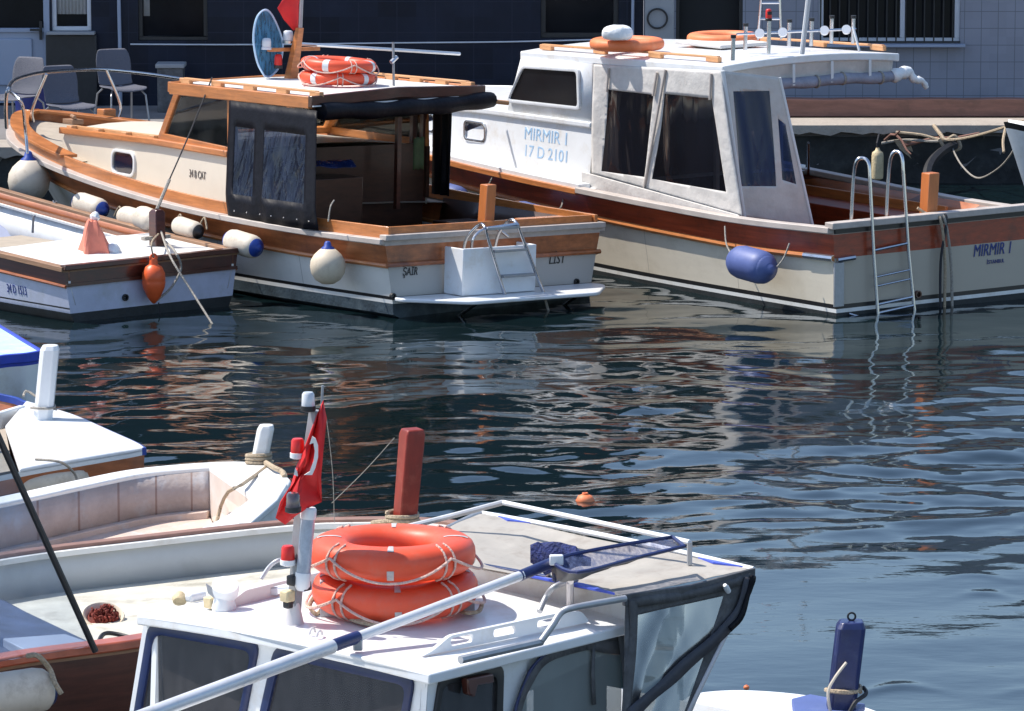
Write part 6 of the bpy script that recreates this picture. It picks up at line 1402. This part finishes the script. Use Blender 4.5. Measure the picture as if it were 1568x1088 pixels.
# lower hull, below the picture
gbG = [(0, .9, .95), (1.2, .98, .92), (3, 1.05, .95), (4.4, .85, 1.05), (5.4, .4, 1.15), (5.9, 0, 1.2)]
hg = MB(); nn = 24; ringsG = []
for i in range(nn + 1):
    s = 5.9 * i / nn; b = max(.0, cr_interp(gbG, s, 1)); z = cr_interp(gbG, s, 2); x = 2.9 - s
    ringsG.append([V((x, .87 + b, z)), V((x, .87 + b * .97, z - .2)), V((x + .02 * s, .87 + b * .82, .1)), V((x + .05 * s, .87 + b * .6, -.25)), V((x + .05 * s, .87, -.4)), V((x + .05 * s, .87 - b * .6, -.25)), V((x + .02 * s, .87 - b * .82, .1)), V((x, .87 - b * .97, z - .2)), V((x, .87 - b, z))])
hg.loft(ringsG, False, False); hg.face(ringsG[0]); hg.build('hull', 'white_gloss', bg_, smooth=50)
dkG = MB().grid([[V((2.88 - 5.9 * i / nn, .87 + max(0, cr_interp(gbG, 5.9 * i / nn, 1) - .02) * q, cr_interp(gbG, 5.9 * i / nn, 2) - (.02 if i > 7 else .5))) for q in (-1, 0, 1)] for i in range(nn + 1)]).build('deck', 'white_paint', bg_)
# raised edge at the aft end of the roof, slotted hand rails
c0_, c1_ = G.Z(733, 899, RZ + .02), G.Z(950, 955, RZ + .02)
MB().prism([V((1.33, -.0, RZ)), V((1.33, 1.2, RZ + .02)), V((1.33, 1.2, RZ + .12)), V((1.33, 0, RZ + .115))], (.025, 0, 0)).build('aft_coaming', 'white_paint', bg_, bevel=.005)
MB().box((1.36, .6, RZ + .13), (.03, 1.22, .012)).build('coaming_band', 'navy', bg_, bevel=.004)
def slotted(p0, p1, h, th, slots, m, par):
    d = (p1 - p0); L = d.length; d.normalize(); u = V((0, 0, 1)); nrm = d.cross(u).normalized()
    P = lambda a, b: p0 + d * (a * L) + u * (b * h)
    outer = round_poly([P(0, 0), P(.07, .25), P(.17, .95), P(.85, 1), P(.95, .8), P(1, 0)], .02)
    holes = [round_poly([P(a, .26), P(b, .26), P(b, .78), P(a, .78)], .016) for a, b in slots]
    from mathutils.geometry import tessellate_polygon
    pts = [outer] + holes; flat = [p for l in pts for p in l]; tri = tessellate_polygon(pts); n = len(flat); th = nrm * th
    mb = MB(); mb.add(flat + [p + th for p in flat], [list(t) for t in tri] + [[i + n for i in reversed(t)] for t in tri])
    for l in pts:
        k = len(l); mb.add([p for p in l] + [p + th for p in l], [[i, (i + 1) % k, k + (i + 1) % k, k + i] for i in range(k)])
    return mb.build('grab_rail', m, par, smooth=30, bevel=.003)
h0, h1 = G.Z(640, 1004, rf_z(.2, .28)), G.Z(898, 951, rf_z(1.2, .25))
slotted(h0, h1, .068, .022, [(.17, .30), (.42, .55), (.68, .82)], 'white_gloss', bg_)
h0, h1 = G.Z(313, 941, rf_z(.25, 1.6)), G.Z(640, 862, rf_z(1.25, 1.7))
slotted(h0, h1, .075, .022, [(.28, .40), (.52, .64), (.76, .86)], 'rail_lilac', bg_)  # far rail's shaded face put into its duller colour
# awning: tube frame, canvas, clear side curtains
def Gz(px, py, z): return G.Z(px, py, z)
AZ = 1.90
aw = [Gz(952, 913, AZ - .02), Gz(1152, 872, AZ), Gz(735, 786, AZ - .02), Gz(612, 843, AZ - .03)]
a00, a10, a11, a01 = aw   # near-front, near-aft, far-aft, far-front
ny_, nx_ = 20, 14; rs = random.Random(12); rows = []
for j in range(nx_ + 1):
    u = j / nx_; r = []
    for i in range(ny_ + 1):
        v = i / ny_; p = a00.lerp(a10, u).lerp(a01.lerp(a11, u), v)
        sag = -.045 * math.sin(math.pi * u) * math.sin(math.pi * v) ** .6 + .03 * (abs(v - .45) < .04) * 0 + rs.uniform(-.004, .004)
        r.append(p + V((0, 0, sag + .022 * math.sin(v * 9) * math.sin(u * 3.1))))
    rows.append(r)
cn_ = MB().grid(rows).build('awning', 'beige_canvas', bg_, smooth=70, solid=.006, sub=1)
MB().tube(curve([a10 + V((.01, 0, 0)), a10.lerp(a11, .33) + V((.01, 0, .012)), a10.lerp(a11, .66) + V((.01, 0, .012)), a11 + V((.01, 0, 0))], 6), .013, 8).build('awning_pole', 'white_plastic', bg_)
for t0, t1 in ((.03, .19), (.80, .93)):
    MB().prism([a10.lerp(a11, t0), a10.lerp(a11, t1), a10.lerp(a11, (t0 + t1) / 2) + V((-.05, 0, .004))], (0, 0, .008)).build('awning_patch', 'awning_blue', bg_)
MB().prism([a00.lerp(a01, .03), a00.lerp(a01, .42), a00.lerp(a01, .2) + V((.05, 0, .0)), ], (0, 0, .01)).build('awning_patch', 'awning_blue', bg_)
MB().sweep([a00 + V((0, -.01, .01)), a00.lerp(a10, .5) + V((0, -.01, -.008)), a10 + V((0, -.01, .01))], .02, .05).build('awning_hem', 'grey_canvas', bg_, bevel=.004)
MB().tube([a01 + V((0, 0, .005)), a11 + V((0, 0, .005))], .012, 8).build('awning_pole', 'galv', bg_)
# frame behind and above the awning
fp = [Gz(600, 812, 1.86), Gz(690, 790, 1.95), Gz(770, 769, 2.02)]
MB().tube(curve(fp, 4), .013, 8).build('awning_frame', 'galv', bg_); MB().tube([Gz(770, 769, 2.02), Gz(1012, 820, 2.0), Gz(1056, 830, 2.0)], .012, 8).build('awning_frame', 'white_plastic', bg_)
MB().tube([Gz(1056, 830, 2.0), Gz(1056, 830, 2.0) + V((.0, .0, -.10))], .012, 8).build('awning_frame', 'galv', bg_)
r1 = [Gz(705, 1010, 1.765), Gz(829, 982, 1.775)]
MB().tube([r1[0], r1[1]], .018, 8).build('slide_rail', 'galv', bg_)
MB().tube(curve([Gz(829, 981, 1.78), Gz(846, 957, 1.84), Gz(860, 937, 1.885), Gz(884, 929, 1.90), Gz(957, 916, 1.895)], 5), .015, 8).build('awning_frame', 'galv', bg_, smooth=60)
MB().tube(curve([Gz(826, 936, 1.79), Gz(836, 914, 1.84), Gz(848, 899, 1.885), Gz(868, 891, 1.90), Gz(884, 886, 1.91)], 5), .013, 8).build('awning_frame', 'galv', bg_, smooth=60)
MB().tube([Gz(873, 928, 1.77), Gz(873, 890, 1.92)], .016, 8).build('roof_peg', 'rail_lilac', bg_)
MB().tube([Gz(839, 892, 1.80), Gz(839, 862, 1.94)], .013, 8).build('roof_peg', 'rail_lilac', bg_)
# near side curtain
YC = a00.y - .012
def NC(px, py): return G.W(px, py, (a00.x, a00.y - .012), (a10.x, a10.y - .012))
q = [NC(958, 922), NC(1150, 880), ext(NC(1136, 902), NC(1056, 1088), 1.2), ext(NC(958, 922), NC(950, 1088), 1.2)]
c_ = (q[0], q[1], q[2], q[3])
film = [(.10, .10), (.83, .10), (.93, .95), (.13, .95)]
cg = curtain(bg_, 'side_curtain', *c_, [film], 'grey_canvas', 'clear_film', nx=24, nz=24, amp=.012, nrm=V((0, -1, 0)))
def strap(name, pts, w, m, par, off=-.008):
    P_ = [V(p) + V((0, off, 0)) for p in pts]; L_, R_ = [], []
    for i, p in enumerate(P_):
        t = (P_[min(i + 1, len(P_) - 1)] - P_[max(i - 1, 0)]).normalized(); n_ = t.cross(V((0, 1, 0))).normalized(); ww = w * (1 + .10 * math.sin(i * .7)); L_.append(p + n_ * ww / 2 + V((0, -.004 * math.sin(i * .9), 0))); R_.append(p - n_ * ww / 2)
    return MB().grid([L_, R_]).build(name, m, par, smooth=60, solid=.006)
strap('border_strap', curve([NC(966, 916), NC(968, 960), NC(962, 1020), NC(958, 1100)], 5), .042, 'grey_canvas', cg)
strap('hem', curve([NC(965, 922), NC(1040, 912), NC(1100, 898), NC(1148, 882)], 5), .040, 'grey_canvas', cg)
strap('folded_strap', curve([NC(1144, 884), NC(1132, 925), NC(1108, 962), NC(1060, 1005), NC(1010, 1050), NC(960, 1095)], 6), .062, 'strap_blue', cg, -.014)
strap('hem', curve([NC(1148, 880), NC(1142, 905), NC(1128, 945), NC(1112, 962)], 5), .03, 'black_canvas', cg, -.02)
strap('edge_seam', [NC(1118, 955), NC(1062, 1070), NC(1040, 1120)], .022, 'rail_lilac', cg, -.006)
MB().lathe([(.008, -.02), (.014, 0), (.012, .03)], NC(1104, 898) + V((0, -.03, 0)), (1, .2, -1), 10).build('toggle', 'white_plastic', cg)
# curved curtain over the side opening ahead of it
def NS(px, py, o=.03): return G.O(px, py, o)
arc = curve([NS(778, 1130), NS(788, 1080), NS(802, 1040), NS(825, 1006), NS(860, 987), NS(905, 978), NS(950, 970)], 5)
bot = [V((p.x, p.y, 1.15)) for p in arc]
MB().grid([arc, [a.lerp(b, .5) + V((0, -.012 * math.sin(i * .5), 0)) for i, (a, b) in enumerate(zip(arc, bot))], bot]).build('side_curtain', 'clear_film', bg_, smooth=70)
strap('border_strap', [p + V((.012, 0, -.02)) for p in arc], .05, 'grey_canvas', cg, -.008); strap('piping', arc, .012, 'navy', cg, -.012)
strap('border_strap', [NS(906, 985), NS(904, 1030), NS(906, 1078)], .016, 'grey_canvas', cg, -.012); strap('border_strap', [NS(895, 984), NS(925, 990), NS(952, 992)], .05, 'grey_canvas', cg, -.01)
strap('border_strap', [NS(946, 968), NS(952, 1010), NS(958, 1100)], .045, 'grey_canvas', cg, -.02)
MB().prism([V((.62, .06, RZ - .03)), V((1.28, .06, RZ - .03)), V((1.28, .06, RZ - .10)), V((.62, .06, RZ - .2))], (0, .02, 0)).build('side_header', 'white_gloss', bg_)
# bits on the roof: mast with lamps
mB = Gz(449, 955, rf_z(.38, 1.16)); my = G.G(mB).y
def MP(px, py, dy=0): return G.L(PY(px, py, my + dy))
ax_ = [MP(449, 957), MP(460, 800), MP(475, 690), MP(484, 628)]
def sq_tube(pts, w):
    mb = MB(); rr = []
    for p in pts: rr.append([V(p) + V((x * w / 2, y * w / 2, 0)) for x, y in ((1, 1), (-1, 1), (-1, -1), (1, -1))])
    return mb.loft(rr)
ma = sq_tube([ax_[0], ax_[1], ax_[2], ax_[3]], .045).build('mast', 'mast_grey', bg_, bevel=.004)
MB().lathe([(.05, 0), (.045, .02), (.032, .08), (.03, .1)], ax_[0], n=12).build('mast_foot', 'rail_lilac', ma, smooth=30)
def mast_lamp(px, py0, py1, w, m, bm, name='mast_lamp'):
    dy = -.17 if abs(px - 449) < 1 else -.04; b, t = MP(px, py0, dy), MP(px, py1, dy); h = (t - b).length; r = w / 2
    o = MB().lathe([(r, h * .30), (r * 1.0, h * .42), (r * .92, h * .9), (r * .7, h), (0.0, h)], b, n=18).build(name, m, ma, smooth=45)
    MB().lathe([(r * .7, 0), (r * 1.12, h * .06), (r * 1.12, h * .30), (r * .95, h * .31)], b, n=18).build('lamp_base', bm, o, smooth=45); return o
mast_lamp(472, 630, 600, .058, 'lens_white', 'rubber'); mast_lamp(456, 702, 671, .060, 'red_plastic', 'white_plastic'); mast_lamp(449, 785, 754, .062, 'lens_dark', 'rubber'); mast_lamp(441, 866, 835, .060, 'red_plastic', 'white_plastic')
cB0, cB1 = MP(463, 893, -.05), MP(473, 776, -.05); d = (cB1 - cB0); L = d.length
cy = MB().lathe([(.02, 0), (.03, .015), (.032, .05), (.031, .051), (.031, L - .05)], cB0, d, 20).build('light_tube', 'lens_clear', ma, smooth=40); MB().lathe([(.033, L - .05), (.035, L - .04), (.034, L - .008), (.028, L)], cB0, d, 20).build('tube_cap', 'white_plastic', cy, smooth=40); MB().lathe([(.022, -.03), (.034, -.01), (.034, .045), (.031, .05)], cB0, d, 20).build('tube_foot', 'white_plastic', cy, smooth=40)
for a_, m_, s_ in (((449, 888), 'rubber', .045), ((466, 896), 'rubber', .045), ((440, 912), 'yellowed', .05), ((441, 925), 'rubber', .035)): MB().box(MP(*a_, -.045), (s_, s_, s_)).build('bracket', m_, ma, bevel=.008)
MB().tube([MP(492, 640), MP(494, 590)], .006, 6).build('whip', 'galv', ma)
MB().tube([MP(480, 655, .0), MP(492, 640, -.0)], .008, 6).build('flag_arm', 'galv', ma)
# flag hanging in folds
fp_ = [(495, 613), (500, 640), (495, 690), (491, 730), (493, 768), (470, 778), (452, 790), (437, 803), (422, 793), (430, 768), (446, 742), (455, 712), (468, 682), (480, 650), (490, 625)]
fo = thing('flag', 'red flag with white crescent hanging in folds from the lamp mast', 'flag', G.G(MP(470, 700)))
P_ = [PY(a, b, my - .07 + .03 * math.sin(i * 1.9)) - fo.location for i, (a, b) in enumerate(fp_)]; c_f = sum(P_, V()) / len(P_)
mb = MB(); n = len(P_); rg = [[c_f.lerp(p, t) + V((0, .035 * math.sin(i * 1.3 + t * 4) * (1 - t) * t * 4, 0)) for i, p in enumerate(P_)] for t in (1, .8, .6, .4, .2)]
mb.loft(rg, True, False); mb.face(rg[-1]); mb.build('cloth', 'flag_red', fo, smooth=80, solid=.005)
cr = [(478, 668), (483, 671), (487, 682), (487, 700), (483, 716), (478, 727), (466, 727), (474, 722), (480, 706), (482, 690), (480, 678), (474, 680)]
MB().prism([PY(a, b, my - .125) - fo.location for a, b in cr], (0, .012, 0)).build('crescent', 'flag_white', fo)
st = [(452, 716), (455, 722), (456, 729), (450, 727)]; MB().prism([PY(a, b, my - .125) - fo.location for a, b in st], (0, .012, 0)).build('star', 'flag_white', fo)
# search light, small lamp and plate at the far corner
sp_ = Gz(343, 934, rf_z(.3, 1.5))
sl_ = MB().lathe([(.05, 0), (.055, .012), (.045, .05), (.042, .075)], sp_, n=20).build('search_light', 'white_plastic', bg_, smooth=40)
MB().lathe([(.04, -.05), (.056, -.04), (.06, -.01), (.058, .012), (.02, .02)], sp_ + V((-.0, -.01, .105)), (-.35, -.35, .85), 20).build('lamp_head', 'white_plastic', sl_, smooth=40)
MB().box(sp_ + V((-.0, .06, .03)), (.09, .05, .05)).build('lamp_bracket', 'yellowed', sl_, bevel=.006)
pl_ = [PY(a, b, G.G(sp_).y - .02) for a, b in ((315, 893), (331, 904), (333, 921), (318, 908))]; MB().prism([G.L(p) for p in pl_], (.006, .004, 0)).build('reflector_plate', 'galv', sl_, bevel=.002)
MB().prism([G.L(PY(a, b, G.G(sp_).y - .01)) for a, b in ((333, 905), (345, 901), (335, 921))], (.006, .004, 0)).build('reflector_plate', 'galv', sl_, bevel=.002)
p = Gz(275, 921, rf_z(.1, 1.7)); sh = MB().lathe([(.03, 0), (.034, .02), (.02, .045)], p, (.5, .5, .6), 12).build('small_lamp', 'yellowed', bg_, smooth=50); MB().box(p + V((.06, -.04, .02)), (.1, .045, .04)).build('lamp_foot', 'white_plastic', sh, bevel=.012)
MB().tube(curve([Gz(400, 886, 1.78), Gz(412, 868, 1.83), Gz(425, 858, 1.86), Gz(440, 856, 1.86)], 4), .010, 8).build('tube_bracket', 'galv', bg_, smooth=60)
MB().tube([Gz(395, 905, 1.77), Gz(425, 905, 1.77)], .02, 8).build('small_roller', 'white_plastic', bg_)
p = Gz(478, 972, rf_z(.25, 1.0)); MB().torus(.03, .005, .005, (0, 0, 0), 16, 6, a0=.2, a1=2.9).xf(Matrix.Translation(p) @ Euler((R(90), 0, R(20))).to_matrix().to_4x4()).build('roof_eye', 'rail_lilac', bg_)
p = Gz(489, 976, rf_z(.25, 1.0)); MB().torus(.03, .005, .005, (0, 0, 0), 16, 6, a0=.2, a1=2.9).xf(Matrix.Translation(p) @ Euler((R(90), 0, R(20))).to_matrix().to_4x4()).build('roof_eye', 'rail_lilac', bg_)
# lifebuoys on two brackets
cU = Gz(601, 851, 2.07); rl_ = (cU.x, cU.y)
zL = rf_z(*rl_)
def ring_at(o, px, py, dz, tilt, yaw):
    # put the ring over the same spot of the roof, at the height where the photo shows it
    base = G.L(PY(px, py, G.G(V((.66, .86, 0))).y)); o.matrix_world = G.M @ Matrix.Translation(base) @ Euler((R(tilt[0]), R(tilt[1]), R(yaw))).to_matrix().to_4x4()
k = make_lifebuoy('big orange lifebuoy on top of the pair beside the lamp mast, with pinkish grab line', 'orange_plastic', 'big lifebuoys on the front cabin boat roof', line='rope_pink', ang=.0, rw=.092, rh=.074, tw=.042); ring_at(k, 601, 846, 0, (0, 0), 42.4 - 0)
k = make_lifebuoy('big orange lifebuoy underneath, resting on grey brackets on the white roof', 'orange_plastic', 'big lifebuoys on the front cabin boat roof', line='rope_pink', ang=.0, rw=.092, rh=.074, tw=.042); ring_at(k, 605, 901, 0, (-1, -3), 46)
for px, py in ((490, 945), (727, 936)):
    p = Gz(px, py, rf_z(.4, 1.0)); dr = 1 if px < 600 else -1
    a = G.M.to_3x3().inverted() @ V((dr, 0, 0))
    MB().prism([p + a * .0, p + a * .10, p + a * .03 + V((0, 0, .05)), p + a * .022 + V((0, 0, .16)), p + V((0, 0, .16))], (.03, .03, 0)).build('buoy_bracket', 'galv', bg_, bevel=.004)
wp_ = [Gz(390 + 0, 0, 0)] if False else None
rope_thing('rope', [G.G(Gz(*q)) for q in [(505, 905, 1.80), (515, 930, 1.79), (545, 950, 1.78), (590, 958, 1.78)]], .012, 'rope', 'tan rope hanging below the big lifebuoys on the left')
rope_thing('rope', [G.G(Gz(*q)) for q in [(480, 915, 1.83), (474, 928, 1.80), (484, 940, 1.77), (492, 934, 1.78)]], .010, 'rope', 'tan rope end curled behind the left bracket')
rope_thing('rope', [G.G(Gz(*q)) for q in [(695, 928, 1.79), (712, 938, 1.78), (732, 936, 1.78), (738, 925, 1.80)]], .010, 'rope', 'tan rope end curled behind the right bracket')
# landing net lying across the roof
na, nb, nc, nd, ne = PZ(150, 1122, 1.66), PZ(509, 989, 1.795), PZ(548, 975, 1.81), PZ(800, 880, 1.975), PZ(846, 861, 2.0)
ln2 = thing('landing_net', 'long handled landing net with navy mesh lying across the white roof', 'fishing net', nb)
W2 = lambda p: V(p) - nb
MB().tube([W2(na), W2(nb)], .030, 14).build('pole', 'alu_white', ln2, smooth=60); MB().tube([W2(nb.lerp(nc, -.05)), W2(nc)], .027, 12).build('joint', 'navy', ln2, smooth=60)
MB().tube([W2(nc), W2(nd)], .022, 12).build('pole', 'alu_white', ln2, smooth=60); MB().tube([W2(nd.lerp(nc, .02)), W2(ne)], .024, 12).build('grip', 'navy', ln2, smooth=60)
MB().box(W2(nc) + V((.0, -.01, -.03)), (.04, .03, .05)).build('clip', 'steel_dull', ln2, bevel=.006); MB().box(W2(ne.lerp(PZ(852, 857, 2.02), 1)), (.06, .03, .045)).build('clip', 'white_plastic', ln2, bevel=.006)
hA, hB, hC = PZ(838, 848, 2.02), PZ(1050, 826, 2.04), PZ(884, 876, 2.0)
arm1 = curve([ne, PZ(862, 852, 2.03), PZ(940, 836, 2.05), PZ(1030, 822, 2.05)], 5); arm2 = curve([ne, PZ(884, 876, 2.01), PZ(970, 855, 2.02), PZ(1048, 836, 2.04)], 5)
MB().tube([W2(p) for p in arm1 + [PZ(1048, 836, 2.04)]], .009, 6).tube([W2(p) for p in arm2], .009, 6).build('hoop', 'navy', ln2)
rs = random.Random(8); rows = []
for j in range(7):
    v = j / 6; r = []
    for i in range(len(arm1)):
        p = arm1[i].lerp(arm2[i], v); r.append(W2(p + V((rs.uniform(-.006, .006), 0, -.085 * math.sin(math.pi * v) * (1 - i / len(arm1) * .8) + rs.uniform(-.008, .008)))))
    rows.append(r)
MB().grid(rows).build('netting', 'net_mesh', ln2, smooth=80)
mb = MB(); rings = []
for j in range(9):
    t = j / 8; c = PZ(812, 848, 2.0).lerp(PZ(905, 858, 2.0), t); rr = .058 * math.sin(math.pi * min(.97, .14 + t * .9)) ** .8 + .006; c = c + V((0, 0, .012 * math.sin(j * 2.3)))
    rings.append([W2(c + V((rs.uniform(-.006, .006) * 0, math.cos(a) * rr * (1 + rs.uniform(-.25, .25)), math.sin(a) * rr * (1 + rs.uniform(-.3, .3))))) for a in [k_ * math.pi / 6 for k_ in range(12)]])
mb.loft(rings).build('bunched_net', 'net_navy', ln2, smooth=30)
# thin fishing lines above the wooden boat's bow
for i, (a, b, lb) in enumerate((((604, 670, 1.7), (508, 770, 1.7), 'hair-thin pale line slanting between the flag and the red post'), ((500, 640, 1.9), (512, 800, 1.5), 'hair-thin pale line hanging just right of the flag'))):
    rope_thing('fishing_line', [PY(a[0], a[1], 25.0), PY((a[0] + b[0]) / 2 + 3, (a[1] + b[1]) / 2, 25.0), PY(b[0], b[1], 25.0)], .0022, 'rope_grey', lb, 'fishing line')
